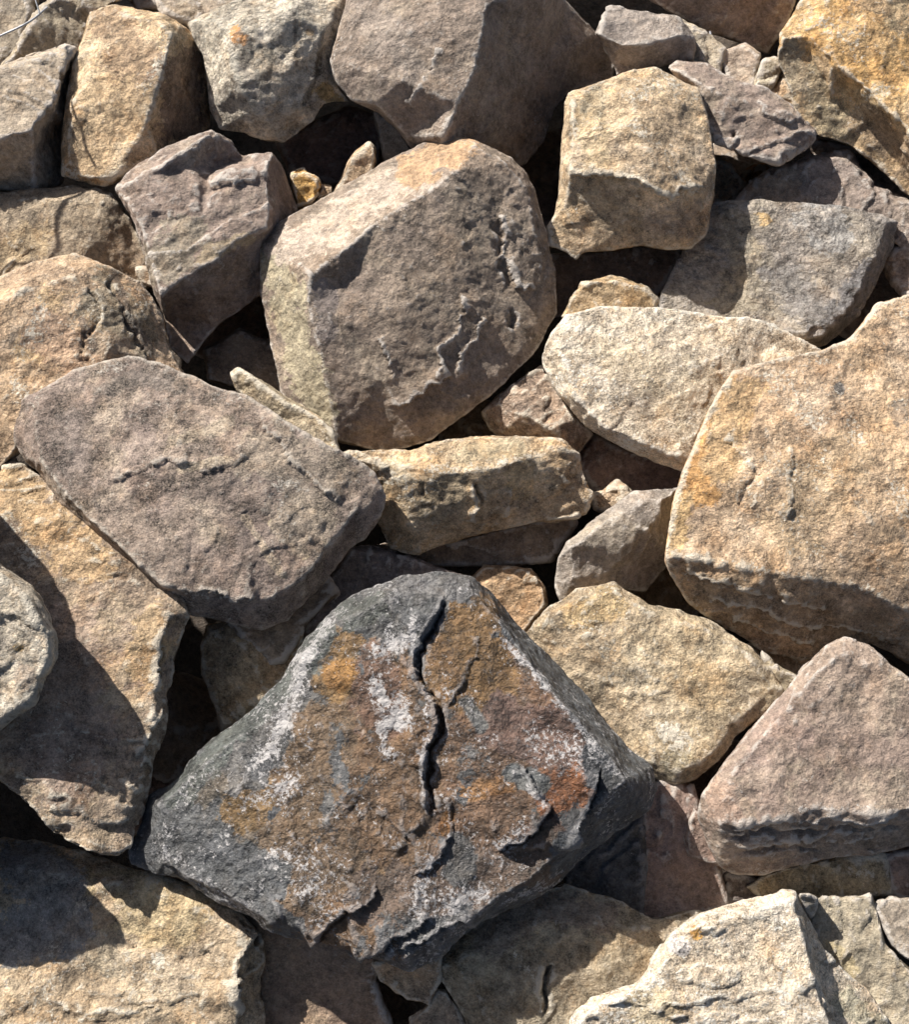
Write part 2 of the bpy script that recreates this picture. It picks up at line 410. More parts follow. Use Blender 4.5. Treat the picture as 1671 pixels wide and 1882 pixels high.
# ---- the cracked slate slab in front
rock('large cracked slate slab with rust, ochre and chalky white stains', SLATE, 'slate', 150,
 [(742,1058,300),(800,1052,305),(868,1058,290),(905,1088,235),(950,1145,190),(1010,1205,160),(1085,1290,150),(1150,1372,160),(1198,1410,165),(1210,1450,160),
  (1195,1488,170),(1130,1528,165),(1065,1580,160),(1030,1620,155),(960,1662,160),(880,1698,165),(810,1762,155),(752,1785,150),(705,1768,160),(640,1748,165),
  (585,1735,165),(500,1715,155),(460,1682,150),(400,1660,150),(345,1615,145),(285,1608,135),(240,1588,120),(236,1568,118),(262,1500,120),(275,1462,125),
  (330,1430,145),(355,1395,155),(400,1350,165),(470,1300,185),(520,1240,200),(548,1190,215),(590,1140,230),(640,1105,245),(700,1080,275)],
 lines=[[(760,1085,325),(860,1080,322),(905,1125,318),(960,1200,308),(1040,1300,298),(1120,1390,286),(1150,1434,274),(1078,1492,250),(1048,1548,232),(990,1598,218),(900,1665,205),(840,1700,200),(740,1760,185)],
        [(740,1760,185),(600,1715,190),(500,1690,185),(410,1640,185),(300,1585,165),(300,1480,180),(380,1400,205),(480,1330,225),(540,1270,245),(560,1200,265),(640,1140,290),(760,1085,325)],
        [(1150,1434,274),(1198,1410,165)]],
 pts=[(800,1300,292),(650,1400,262),(850,1520,245),(640,1600,220),(450,1520,210),(1000,1420,282)],
 vox=.0018, low=.55, mid=.6, fine=.8, terr=.4, warp=1.0, dep0=.22,
 ledges=[([(822,1085),(812,1130),(780,1175),(768,1215),(775,1260),(800,1290),(800,1345),(788,1380),(785,1430),(795,1485),(815,1505)],14,150,1),
         ([(835,1460),(830,1500),(818,1545),(812,1580),(790,1600),(760,1608)],7,130,1),
         ([(960,1400),(985,1440),(1005,1480),(1000,1510),(960,1540),(920,1565)],9,110,1),
         ([(1105,1420),(1085,1460),(1075,1500),(1060,1520),(1062,1560)],12,90,1),
         ([(690,1625),(690,1650),(650,1675),(605,1700),(575,1735)],11,120,1),
         ([(800,1685),(740,1720),(700,1748),(640,1760)],11,100,1),
         ([(885,1160),(880,1210),(860,1240),(835,1290),(815,1310)],4,80,1),
         ([(900,1685),(830,1700),(780,1730),(700,1770)],8,60,1),
         ([(700,1250),(690,1290),(720,1330),(700,1380)],2.5,70,1),
         ([(545,1290),(520,1350),(460,1420),(420,1470)],4,90,-1),
         ([(690,1430),(650,1450),(600,1500),(560,1510)],3,90,-1),([(480,1560),(500,1620),(540,1680)],3,90,1)],
 grooves=[([(822,1080),(812,1130),(780,1175),(772,1215),(780,1260),(806,1290),(806,1345),(794,1380),(791,1430),(797,1490),(812,1510)],4.5,15),
          ([(1010,1480),(1003,1510),(960,1543),(915,1570)],1.8,5),([(1112,1410),(1088,1460),(1080,1500)],2.2,8),([(650,1678),(605,1704),(575,1738)],2,5)],
 patches=[([(470,1540),(540,1640),(600,1680)],60,(0.182,0.142,0.103),.8),([(360,1480),(400,1440)],26,(0.173,0.146,0.113),.7),([(560,1220),(620,1170)],26,(0.182,0.151,0.113),.6),([(720,1310),(760,1450),(700,1560),(620,1640)],150,(0.157,0.096,0.054),.95),([(900,1250),(980,1360),(930,1480),(900,1600)],120,(0.149,0.089,0.054),.95),
          ([(540,1430),(480,1480),(430,1500)],38,(0.182,0.114,0.050),.95),([(590,1330),(560,1440),(540,1560)],60,(0.157,0.101,0.056),.85),
          ([(870,1130),(850,1200),(900,1250)],62,(0.176,0.101,0.040),.95),([(800,1220),(820,1260)],40,(0.188,0.107,0.044),.9),
          ([(640,1180),(640,1235),(600,1250)],38,(0.218,0.126,0.044),.85),([(655,1235),(625,1240)],24,(0.304,0.157,0.044),.9),([(690,1225),(700,1320)],40,(0.157,0.084,0.050),.8),
          ([(1040,1420),(1050,1450),(1020,1470)],42,(0.256,0.096,0.032),.85),([(930,1440),(880,1450),(850,1460)],16,(0.272,0.137,0.047),.8),([(930,1330),(1030,1360)],50,(0.151,0.079,0.052),.7),
          ([(825,1500),(815,1530)],10,(0.218,0.101,0.027),.95),([(1010,1540),(960,1590)],45,(0.169,0.090,0.060),.7),([(620,1590),(560,1620)],60,(0.169,0.108,0.060),.8),
          ([(740,1620),(700,1610)],18,(0.256,0.146,0.052),.6),([(700,1650),(900,1620),(1000,1580)],55,(0.151,0.094,0.060),.7),
          ([(860,1290),(885,1335)],12,(0.109,0.109,0.106),.7),([(940,1420),(990,1440)],18,(0.109,0.116,0.119),.8),([(840,1560),(850,1600)],26,(0.116,0.112,0.110),.8),
          ([(740,1080),(860,1070)],30,(0.155,0.150,0.149),.8),([(300,1500),(420,1590),(480,1620)],50,(0.092,0.095,0.099),.9),([(590,1160),(520,1260),(430,1350),(330,1450)],32,(0.109,0.119,0.110),.9),
          ([(800,1740),(880,1695),(960,1650)],22,(0.102,0.105,0.110),.95),([(1190,1440),(1100,1520),(1050,1570)],38,(0.082,0.092,0.106),.95),([(950,1150),(1050,1270),(1180,1420)],26,(0.075,0.082,0.089),.9),
          ([(655,1130),(700,1120)],38,(0.102,0.109,0.099),.85)],
 deps=[([(740,1090),(720,1120)],26,0.30),([(770,1150),(745,1190)],21,0.42),([(550,1210),(540,1280),(520,1340),(470,1410)],20,0.51),([(690,1270),(735,1330),(740,1285)],18,0.64),
       ([(700,1345),(715,1390)],15,0.64),([(540,1440),(450,1480),(420,1530)],20,0.38),([(960,1520),(930,1550)],26,0.51),([(500,1560),(540,1600),(560,1640)],30,0.34),([(790,1570),(770,1640)],22,0.34),
       ([(780,1420),(785,1480)],12,0.34),([(930,1180),(1000,1255),(1100,1380)],9,0.47),([(970,1450),(1010,1470)],16,0.34),([(690,1590),(640,1670),(560,1700)],15,0.34),([(400,1560),(300,1560)],38,0.21),
       ([(880,1640),(830,1660)],16,0.34),([(350,1460),(300,1540)],22,0.21),([(1040,1620),(960,1650)],12,0.34),([(720,1170),(700,1200)],18,0.34),([(760,1120),(765,1200),(790,1290),(780,1400)],7,0.47),([(690,1250),(720,1300),(765,1330),(700,1340)],10,0.42),([(600,1150),(560,1220)],14,0.34),([(300,1560),(380,1620),(480,1690)],12,0.30),([(1090,1400),(1150,1430),(1100,1490)],8,0.42),([(1030,1600),(930,1660)],7,0.42),([(840,1470),(960,1430),(1000,1480)],10,0.30),([(620,1500),(700,1480)],22,0.21),([(860,1600),(900,1640),(760,1680)],20,0.21)])

# ---- brown gritstone slab, left of centre
rock('flat brown gritstone slab with a worn pale left rim, left of the cracked slate slab', [(.262,.205,.165),(.20,.155,.13),(.35,.28,.215)], 'flat', 120,
 [(20,772,260),(35,732,285),(90,705,312),(130,680,320),(200,660,326),(240,652,328),(300,668,326),(345,690,322),(400,712,316),(450,725,312),(530,780,300),(600,820,282),
  (650,840,262),(690,870,240),(708,910,220),(700,950,200),(670,990,180),(640,1010,175),(600,1065,165),(560,1110,160),(530,1140,155),(480,1158,155),(430,1150,165),(350,1130,175),
  (300,1100,190),(260,1050,205),(215,1020,210),(170,985,215),(110,930,225),(70,870,235),(40,840,245),(22,810,250)],
 lines=[[(60,752,300),(68,805,292),(80,855,287),(118,912,278),(168,958,270),(235,1018,258),(295,1075,245),(365,1092,235),(430,1098,228),(500,1098,218),(560,1058,222),(592,1015,225),(655,940,240),(690,870,240)],
        [(250,870,296),(330,848,310),(400,850,305),(480,880,288)]],
 pts=[(350,950,278),(500,970,262)], vox=.0026, warp=.8, low=.5, mid=.5, terr=.35, fine=1.1, dep0=.1,
 ledges=[([(190,900),(240,870),(310,850),(370,862),(430,858),(470,835)],4,90,-1),([(470,760),(520,830),(570,880),(620,930)],5,40,-1),([(360,1090),(420,1100),(470,1095)],8,30,-1)],
 patches=[([(480,870),(560,885),(650,870)],15,(.42,.34,.25),.7),([(500,740),(515,800)],10,(.38,.32,.25),.6),([(330,862),(420,845),(445,875)],11,(.40,.33,.24),.6),([(450,950),(480,1000),(520,1060)],9,(.40,.32,.23),.6),([(555,960),(600,995)],10,(.43,.35,.24),.7),([(180,720),(260,690),(330,710)],20,(.17,.145,.125),.6),([(430,880),(370,900),(300,940)],26,(.20,.16,.135),.6),([(300,820),(420,780)],16,(.36,.30,.22),.5),([(120,780),(150,900)],45,(.20,.165,.145),.6),([(250,800),(280,900)],50,(.21,.165,.145),.6),([(500,960),(560,1020)],12,(.42,.35,.24),.8),([(480,830),(600,880),(560,960)],60,(.30,.25,.19),.5)],
 deps=[([(75,850),(120,915),(170,960)],10,.5),([(60,740),(150,690),(230,670)],14,.35),([(560,960),(500,900),(450,1000)],60,.2),([(400,730),(440,740)],18,.4),([(300,1085),(420,1100),(540,1080)],9,.3),([(480,880),(600,900),(680,880)],16,.3),([(250,760),(330,720)],26,.25)])

# ---- central block
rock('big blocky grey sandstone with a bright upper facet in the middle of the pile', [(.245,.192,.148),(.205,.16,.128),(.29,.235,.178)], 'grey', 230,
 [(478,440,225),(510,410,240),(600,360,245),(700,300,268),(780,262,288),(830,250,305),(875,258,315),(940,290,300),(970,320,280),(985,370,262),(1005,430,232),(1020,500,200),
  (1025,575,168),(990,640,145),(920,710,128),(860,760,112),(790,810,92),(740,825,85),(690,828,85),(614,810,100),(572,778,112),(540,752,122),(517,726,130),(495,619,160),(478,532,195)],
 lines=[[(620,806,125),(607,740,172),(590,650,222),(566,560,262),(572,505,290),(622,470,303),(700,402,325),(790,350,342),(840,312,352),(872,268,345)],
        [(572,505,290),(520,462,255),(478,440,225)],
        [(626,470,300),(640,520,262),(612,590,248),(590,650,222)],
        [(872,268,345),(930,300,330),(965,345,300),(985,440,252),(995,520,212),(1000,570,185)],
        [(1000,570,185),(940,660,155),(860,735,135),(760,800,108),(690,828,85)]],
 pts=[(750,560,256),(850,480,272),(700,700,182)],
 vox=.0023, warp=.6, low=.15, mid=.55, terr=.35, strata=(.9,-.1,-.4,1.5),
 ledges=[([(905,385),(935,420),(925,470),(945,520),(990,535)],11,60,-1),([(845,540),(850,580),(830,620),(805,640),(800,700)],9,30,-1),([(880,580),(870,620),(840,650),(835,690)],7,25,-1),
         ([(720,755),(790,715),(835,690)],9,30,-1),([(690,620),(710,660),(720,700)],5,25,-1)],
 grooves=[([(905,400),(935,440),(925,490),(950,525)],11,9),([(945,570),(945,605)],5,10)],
 patches=[([(760,310),(850,270)],34,(.40,.26,.15),.8),([(800,330),(720,350)],26,(.37,.27,.19),.6),([(510,480),(545,620),(590,760)],40,(.34,.295,.205),.9),([(540,450),(620,410),(700,350),(780,310)],44,(.42,.345,.28),.9),([(760,310),(850,270)],30,(.44,.29,.17),.8),  # long pale patch paints sunlit brightness onto the upper facet
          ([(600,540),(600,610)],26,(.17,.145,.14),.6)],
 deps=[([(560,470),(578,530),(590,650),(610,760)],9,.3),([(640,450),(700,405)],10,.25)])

# ---- top grey rock
rock('tall grey-brown rock with a shaded right face, at the top middle of the pile', [(.255,.20,.158),(.212,.168,.137),(.295,.24,.185)], 'grey', 260,
 [(648,-40,420),(905,-60,470),(1000,-30,430),(1045,5,300),(1100,60,240),(1134,96,200),(1125,150,180),(1060,165,190),(1022,200,190),(1000,262,160),(965,300,145),(900,330,150),(800,330,200),
  (760,278,225),(730,240,250),(695,208,285),(645,185,312),(615,152,330),(607,110,345),(620,60,370)],
 lines=[[(905,-60,470),(895,10,455),(885,60,435),(872,130,400),(842,190,370),(815,250,330),(800,330,200)],[(645,40,400),(640,120,370),(690,190,330),(750,250,280)]],
 pts=[(750,60,430),(740,150,385),(1000,120,285)], vox=.0028, warp=.6, mid=1.0,low=.6, terr=.4, strata=(.9,.1,-.4,1.4),
 ledges=[([(800,80),(790,130),(740,190)],6,40,-1)], deps=[([(610,120),(640,20)],12,.4),([(1050,10),(1130,95)],8,.35)],
 patches=[([(690,60),(760,100)],60,(.28,.235,.20),.6)])

# ---- tan block upper right
rock('squared tan block with a jutting lower left lip, right of the tall grey-brown rock', [(.50,.375,.24),(.41,.305,.20),(.58,.46,.33)], 'tan', 230,
 [(1048,170,342),(1100,155,357),(1160,130,372),(1205,122,374),(1240,140,367),(1285,165,352),(1300,210,332),(1312,260,317),(1318,300,304),(1315,360,277),(1300,430,232),(1270,455,217),
  (1230,458,217),(1180,450,217),(1120,462,212),(1072,464,210),(1060,478,204),(1035,462,210),(1010,450,214),(1003,422,222),(1020,400,237),(1030,330,274),(1035,240,310),(1040,190,332)],
 lines=[[(1052,185,362),(1055,250,344),(1050,312,330),(1130,318,332),(1180,348,326),(1230,358,314),(1285,350,304),(1315,330,292)],
        [(1050,312,330),(1040,380,267),(1020,400,237)],[(1160,170,382),(1175,230,377),(1200,300,357),(1230,358,314)],[(1130,318,332),(1160,390,277),(1120,440,232)]],
 vox=.0025, warp=.7, terr=.4, dep0=.08, mid=1.1, low=.45, patches=[([(1080,370),(1150,400)],50,(.30,.235,.16),.6),([(1230,400),(1280,400)],40,(.27,.20,.145),.6),([(1080,220),(1100,280)],40,(.48,.38,.24),.5),([(1090,190),(1100,175)],26,(.34,.31,.23),.6)],
 deps=[([(1150,180),(1210,150),(1270,180)],22,.4),([(1170,230),(1180,240)],14,.6),([(1250,330),(1270,350)],18,.6)],
 ledges=[([(1040,318),(1100,318),(1170,335),(1230,360),(1300,345)],8,30,-1)])

# ---- pale boulder right of centre
rock('pale cream quartz-flecked slab below the dark grey slab, right of the central block', PALE, 'pale', 130,
 [(995,660,190),(1010,615,222),(1040,575,240),(1100,562,248),(1200,562,250),(1300,575,248),(1400,590,242),(1450,610,235),(1515,642,215),(1480,720,190),(1400,800,160),(1330,872,140),(1258,866,135),
  (1210,850,135),(1150,830,140),(1090,795,148),(1050,755,158),(1018,712,172)],
 lines=[[(1030,650,232),(1060,735,210),(1110,785,195),(1180,815,182),(1250,842,172),(1330,872,140)]],
 pts=[(1250,700,236)], vox=.0028, mid=.8, low=.7, terr=.6, dep0=.1,
 deps=[([(1040,680),(1100,700)],50,.3),([(1150,820),(1220,840)],20,.4),([(1280,620)],40,.15)], patches=[([(1250,700),(1300,760)],70,(.44,.37,.27),.6),([(1180,690),(1120,650)],40,(.45,.37,.25),.4)])

# ---- huge tan block, right edge
rock('largest warm tan block with an orange stain down its left edge, at the right edge', TANW, 'tan', 190,
 [(1228,1000,236),(1240,930,256),(1258,865,270),(1285,800,284),(1304,758,292),(1326,712,302),(1348,680,308),(1395,668,312),(1500,648,316),(1560,625,318),(1590,590,320),(1612,560,322),(1671,540,324),
  (1790,520,324),(1820,900,290),(1800,1180,150),(1760,1245,70),(1671,1222,85),(1600,1180,110),(1540,1185,95),(1500,1212,75),(1470,1215,70),(1400,1200,85),(1350,1162,105),(1265,1112,140),(1240,1070,175),(1222,1032,215)],
 lines=[[(1234,1018,238),(1300,1030,240),(1400,1050,238),(1500,1062,235),(1580,1078,230),(1640,1108,222),(1800,1180,150)],
        [(1440,1140,150),(1530,1130,165),(1600,1140,165)]],
 pts=[(1500,850,302),(1600,950,290)], vox=.0027, warp=.8, low=.5, mid=.9, terr=.5, dep0=.12, strata=(0,-.3,1,1.6),
 ledges=[([(1240,1045),(1330,1062),(1430,1095),(1520,1120)],9,40,-1),([(1290,1100),(1380,1110),(1470,1150),(1560,1150),(1671,1190)],8,30,-1),([(1330,1130),(1420,1160),(1500,1185)],7,25,-1),([(1320,800),(1400,880),(1370,940)],5,40,-1),([(1455,820),(1460,900),(1440,960)],4,40,1)],
 grooves=[([(1420,830),(1380,890),(1330,960)],3,4)],
 patches=[([(1345,720),(1310,800),(1285,900)],42,(.50,.27,.09),.75),([(1380,720),(1330,850)],40,(.47,.31,.14),.5),([(1250,930),(1240,1000)],26,(.50,.33,.14),.6),([(1300,1080),(1480,1130),(1600,1160)],60,(.30,.225,.15),.75),
          ([(1540,715)],12,(.15,.15,.15),.8),([(1655,760)],26,(.20,.17,.14),.7),([(1540,850),(1480,960)],70,(.36,.27,.17),.5)],
 deps=[([(1240,1010),(1330,1035),(1480,1060),(1620,1090)],12,.5),([(1450,720),(1500,770)],36,.35),([(1560,780),(1580,810)],18,.5),([(1640,880),(1671,960)],22,.4),([(1400,690),(1520,660)],14,.4)])

# ---- slate-grey slab upper right
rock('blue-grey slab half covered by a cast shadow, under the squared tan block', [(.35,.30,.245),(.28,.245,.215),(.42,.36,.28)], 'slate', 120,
 [(1315,372,205),(1345,371,208),(1400,368,212),(1500,375,214),(1560,378,214),(1620,395,208),(1650,408,195),(1642,450,165),(1610,520,140),(1580,580,120),(1520,636,95),(1505,642,95),(1450,640,110),(1350,620,130),(1212,575,140),
  (1215,540,150),(1240,490,160),(1262,440,175),(1290,400,190)],
 lines=[[(1630,408,212),(1612,470,196),(1560,560,172),(1512,618,155),(1400,625,150)],[(1290,400,190),(1345,380,216),(1500,388,222),(1600,402,218),(1630,408,212)],[(1345,380,216),(1560,480,196)]],
 vox=.0028, low=.5, mid=.6, terr=.8, dep0=.0, ledges=[([(1430,612),(1470,612),(1510,600),(1540,600)],8,20,-1),([(1590,520),(1560,570),(1540,590)],5,20,1)],
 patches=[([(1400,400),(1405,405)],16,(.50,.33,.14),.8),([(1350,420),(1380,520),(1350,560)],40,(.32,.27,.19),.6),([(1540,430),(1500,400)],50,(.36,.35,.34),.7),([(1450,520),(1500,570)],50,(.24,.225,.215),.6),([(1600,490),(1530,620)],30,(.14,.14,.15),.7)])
rock('brownish-purple slab behind the blue-grey slab', [(.30,.24,.195),(.25,.20,.17),(.34,.28,.22)], 'grey', 100,
 [(1348,372,175),(1380,330,195),(1420,310,205),(1490,285,212),(1560,275,212),(1578,300,205),(1610,340,200),(1671,370,195),(1790,410,190),(1790,500,130),(1671,470,150),(1640,440,160),(1560,420,170),(1450,400,180)],
 rim=22, rimdrop=14, dep0=.05, low=.6, patches=[([(1400,340),(1450,360)],40,(.33,.24,.165),.7)])
rock('small pinkish-grey rock at the right edge beside the blue-grey slab', PURP, 'grey', 90,
 [(1622,478,120),(1640,455,145),(1671,450,150),(1790,455,150),(1790,590,110),(1671,555,120),(1640,525,115)], rim=14, rimdrop=20)

# ---- tan slab right of hero
rock('mottled tan slab with a white bloom, touching the right side of the cracked slate slab', [(.42,.33,.215),(.35,.27,.18),(.49,.40,.28)], 'tan', 130,
 [(930,1200,120),(968,1155,140),(1000,1120,155),(1060,1080,168),(1125,1065,172),(1165,1090,170),(1200,1110,168),(1250,1118,168),(1310,1145,165),(1380,1190,158),(1420,1235,150),(1440,1270,140),(1420,1305,130),
  (1385,1322,128),(1350,1350,122),(1320,1400,112),(1280,1430,105),(1240,1442,102),(1205,1430,102),(1150,1390,108),(1060,1300,112)],
 lines=[[(1010,1140,175),(1070,1098,188),(1130,1085,192),(1200,1125,188),(1300,1160,184),(1375,1205,176),(1415,1262,158),(1380,1300,150),(1335,1340,144),(1305,1390,136),(1250,1420,130),(1200,1400,130)]],
 pts=[(1200,1250,168),(1100,1180,178)], vox=.0028, low=.7, mid=.9, terr=.6, dep0=.1,
 deps=[([(1230,1340),(1260,1360)],26,.8),([(1070,1150),(1110,1180)],30,.35),([(1200,1290),(1150,1250)],40,.25)], patches=[([(1120,1110),(1060,1130)],40,(.42,.30,.15),.6),([(1250,1410)],40,(.36,.31,.21),.6),([(1300,1260)],60,(.37,.28,.17),.5)])

# ---- purple slab right
rock('pinkish-brown wedge slab with a layered shaded front edge, at the lower right edge', [(.275,.21,.165),(.22,.165,.135),(.33,.265,.20)], 'grey', 120,
 [(1555,1168,250),(1600,1185,250),(1671,1245,245),(1800,1320,240),(1800,1560,110),(1671,1556,110),(1600,1570,105),(1520,1575,105),(1460,1590,100),(1400,1606,95),(1350,1606,95),(1325,1590,100),
  (1300,1545,120),(1283,1500,150),(1290,1460,170),(1330,1400,188),(1380,1340,202),(1440,1275,218),(1480,1222,232),(1520,1188,244)],
 lines=[[(1283,1500,150),(1325,1512,182),(1400,1502,190),(1465,1498,194),(1500,1484,200),(1560,1488,200),(1620,1494,200),(1671,1486,202),(1800,1475,206)],
        [(1325,1512,182),(1345,1420,208),(1440,1310,232),(1500,1240,250),(1550,1200,262)]],
 vox=.0025, warp=.7, low=.5, mid=.55, terr=.6, strata=(0,-.25,1,1.7), dep0=.02,
 ledges=[([(1320,1525),(1400,1515),(1470,1512),(1520,1500),(1600,1505),(1671,1500)],8,25,-1),([(1340,1560),(1420,1550),(1520,1545),(1620,1540)],6,18,-1)],
 grooves=[([(1330,1535),(1400,1530),(1480,1535),(1560,1525),(1671,1520)],3,8),([(1350,1570),(1430,1560),(1520,1560)],3,7)],
 patches=[([(1450,1350),(1400,1450)],60,(.28,.205,.17),.5),([(1320,1460),(1350,1500)],36,(.36,.25,.19),.6),([(1340,1550),(1500,1545),(1671,1530)],36,(.27,.215,.17),.8)],
 deps=[([(1470,1490),(1540,1482),(1640,1480)],10,.45),([(1360,1450),(1390,1500)],8,.4)])
rock('dark red-brown nub in shade at the left foot of the pinkish-brown wedge slab', REDB, 'grey', 90,
 [(1272,1482,118),(1300,1500,118),(1330,1530,112),(1345,1592,85),(1310,1602,80),(1262,1582,85),(1250,1535,100)], rim=16, rimdrop=18)

# ---- bottom left boulder
rock('large sandy boulder filling the bottom left corner, half in shadow', [(.43,.33,.22),(.36,.275,.185),(.49,.39,.27)], 'tan', 160,
 [(-90,1560,45),(0,1542,48),(60,1545,50),(130,1560,52),(200,1580,60),(250,1600,74),(300,1612,92),(385,1642,92),(445,1682,85),(482,1722,72),(486,1765,60),(478,1830,50),(492,1890,35),(500,1990,20),(-90,1990,60)],
 lines=[[(0,1600,75),(150,1610,82),(260,1635,98),(380,1680,110),(440,1720,105),(452,1760,98),(430,1830,88),(440,1990,60)],[(452,1760,98),(470,1800,62)]],
 vox=.0028, low=.9, mid=1.2, terr=1.0, dep0=.1, ledges=[([(440,1690),(465,1730),(440,1770),(435,1830),(450,1882)],12,30,1),([(100,1850),(150,1880),(300,1850)],5,40,-1)],
 grooves=[([(445,1690),(468,1730),(470,1745)],4,12),([(236,1742),(246,1740)],5,10)],
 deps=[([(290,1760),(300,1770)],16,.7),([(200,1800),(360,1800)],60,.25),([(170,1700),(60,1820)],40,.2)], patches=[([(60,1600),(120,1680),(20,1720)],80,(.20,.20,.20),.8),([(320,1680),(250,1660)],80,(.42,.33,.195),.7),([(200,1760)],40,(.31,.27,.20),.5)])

# ---- left rocks
rock('rounded tan boulder with dark mottled right flank, at the left edge above the gritstone slab', TANW, 'tan', 170,
 [(-90,560,270),(0,515,290),(60,485,300),(140,468,300),(200,490,285),(262,520,255),(300,580,232),(310,625,215),(325,665,200),(345,692,190),(300,760,190),(100,800,215),(22,842,225),(0,862,225),(-90,880,240)],
 lines=[[(-90,620,320),(40,540,335),(130,510,330),(185,560,315),(200,640,295),(150,720,280),(60,780,270),(0,862,225)],[(185,560,315),(250,580,275),(280,660,240)]],
 vox=.0028, low=1.3, mid=1.5, terr=.4, dep0=.15, patches=[([(190,560),(250,620),(200,540)],55,(.28,.235,.17),.8),([(180,640),(230,680)],36,(.25,.20,.15),.6),([(90,560),(60,640)],40,(.50,.35,.19),.6),([(140,660),(80,600)],40,(.42,.28,.19),.6),
  ([(210,500),(240,590),(290,650)],9,(.09,.075,.065),.8),([(150,590),(170,640)],9,(.10,.08,.07),.7)],
 grooves=[([(200,505),(225,560),(250,620),(290,680)],4,8),([(165,530),(180,580),(150,620)],3,6),([(150,600),(160,670)],3,6)],
 deps=[([(40,650),(80,560)],20,.5),([(30,700),(40,730)],16,.4)])
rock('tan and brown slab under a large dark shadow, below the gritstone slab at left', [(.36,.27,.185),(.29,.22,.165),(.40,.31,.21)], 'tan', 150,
 [(-90,890,215),(0,866,220),(22,846,220),(110,890,225),(240,980,225),(330,1060,218),(352,1132,205),(322,1200,195),(310,1260,185),(302,1340,175),(280,1430,160),(262,1500,140),(242,1560,160),(225,1578,170),(190,1576,190),
  (150,1562,205),(90,1532,200),(60,1492,215),(0,1442,238),(-90,1400,255)],
 lines=[[(-60,930,238),(80,950,240),(200,1030,238),(310,1130,230),(290,1210,220),(280,1300,208),(262,1420,184),(230,1520,168),(180,1530,188),(100,1470,220),(0,1400,248),(-90,1380,262)]],
 pts=[(150,1250,218)], vox=.0028, low=1.1, mid=1.1, terr=1.0, dep0=.1, ledges=[([(300,1150),(290,1230),(300,1300),(270,1370),(240,1400)],6,40,1)],
 grooves=[([(265,1190),(262,1220)],3,8)],
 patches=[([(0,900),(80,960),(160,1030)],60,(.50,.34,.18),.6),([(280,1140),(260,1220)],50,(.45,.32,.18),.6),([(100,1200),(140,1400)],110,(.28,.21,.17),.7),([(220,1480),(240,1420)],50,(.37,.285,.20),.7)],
 deps=[([(20,960),(60,1020)],20,.5),([(120,1000)],20,.3)])
rock('lumpy pale grey rock jutting in at the left edge over the shadowed slab', LICH, 'lichen', 190,
 [(-90,985,400),(0,1045,395),(25,1062,390),(52,1082,385),(82,1130,378),(101,1176,368),(99,1210,355),(62,1290,325),(0,1340,300),(-90,1370,300)], rim=26, rimdrop=26, mid=1.6, low=1.3, vox=.0028, dep0=.1,
 patches=[([(40,1190)],12,(.45,.30,.12),.7),([(50,1250)],30,(.28,.22,.18),.6)])
rock('grey-olive slab with a pale chipped upper edge, at the upper left edge', [(.35,.285,.215),(.29,.235,.18),(.40,.33,.25)], 'grey', 170,
 [(-90,160,325),(0,122,330),(60,97,330),(135,88,322),(146,97,300),(128,140,240),(120,230,180),(112,336,140),(62,352,190),(0,354,195),(-90,360,200)],
 lines=[[(-90,170,335),(0,132,342),(70,104,342),(135,92,328),(100,180,328),(62,232,320),(50,240,318),(55,290,262),(65,345,200)],[(50,240,318),(0,256,322),(-90,270,325)]],
 vox=.003, deps=[([(10,125),(80,100),(135,92)],8,.5),([(90,190),(60,235)],10,.4)], patches=[([(20,300)],50,(.29,.235,.17),.6),([(100,260)],40,(.20,.15,.11),.6)], terr=1.1)
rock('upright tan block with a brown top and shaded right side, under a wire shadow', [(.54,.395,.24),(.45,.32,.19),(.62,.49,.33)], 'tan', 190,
 [(165,24,330),(205,10,345),(290,22,350),(340,50,315),(370,75,275),(381,110,235),(384,232,150),(330,290,165),(283,290,230),(240,320,225),(205,340,215),(190,343,215),(140,336,215),(112,326,220),(113,270,245),(122,190,280),(136,110,312)],
 lines=[[(142,108,322),(175,120,330),(215,142,328),(252,174,322),(270,225,290),(284,280,245)],[(165,30,345),(220,25,365),(300,45,370),(315,62,365),(303,118,348),(252,174,322)],[(130,200,300),(122,300,250),(150,325,240),(205,328,240),(284,280,245)]],
 vox=.0027, deps=[([(120,310),(130,325)],14,.9),([(300,55),(300,90),(280,140),(262,165)],12,.55),([(200,220)],50,.15)], mid=1.0, terr=.15,
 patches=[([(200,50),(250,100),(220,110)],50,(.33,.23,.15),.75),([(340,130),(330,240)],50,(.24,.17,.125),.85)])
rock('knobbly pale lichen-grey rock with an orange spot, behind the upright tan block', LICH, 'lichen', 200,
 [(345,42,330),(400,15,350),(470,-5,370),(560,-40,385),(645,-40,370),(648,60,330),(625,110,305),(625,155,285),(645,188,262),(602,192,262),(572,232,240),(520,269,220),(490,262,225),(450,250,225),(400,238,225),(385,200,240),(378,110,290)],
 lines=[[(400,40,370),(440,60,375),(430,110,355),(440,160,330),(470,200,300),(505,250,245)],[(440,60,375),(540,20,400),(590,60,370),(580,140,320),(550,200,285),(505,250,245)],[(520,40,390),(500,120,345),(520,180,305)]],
 vox=.0028, mid=2.0, low=1.5, terr=.3, dep0=.15, patches=[([(455,75),(448,130),(470,165)],11,(.15,.13,.11),.85),([(500,90),(488,190)],6,(.17,.15,.12),.7),([(592,50),(588,130),(560,190)],8,(.17,.15,.12),.75),([(540,20),(545,120)],4,(.2,.17,.14),.6),([(436,60),(440,72)],15,(.55,.27,.10),.9),([(570,60)],10,(.45,.28,.12),.6),([(600,170),(620,190)],20,(.45,.32,.14),.8),([(430,200),(460,150)],34,(.22,.19,.16),.6)])  # thin dark streaks paint the shade of crevices into the colour

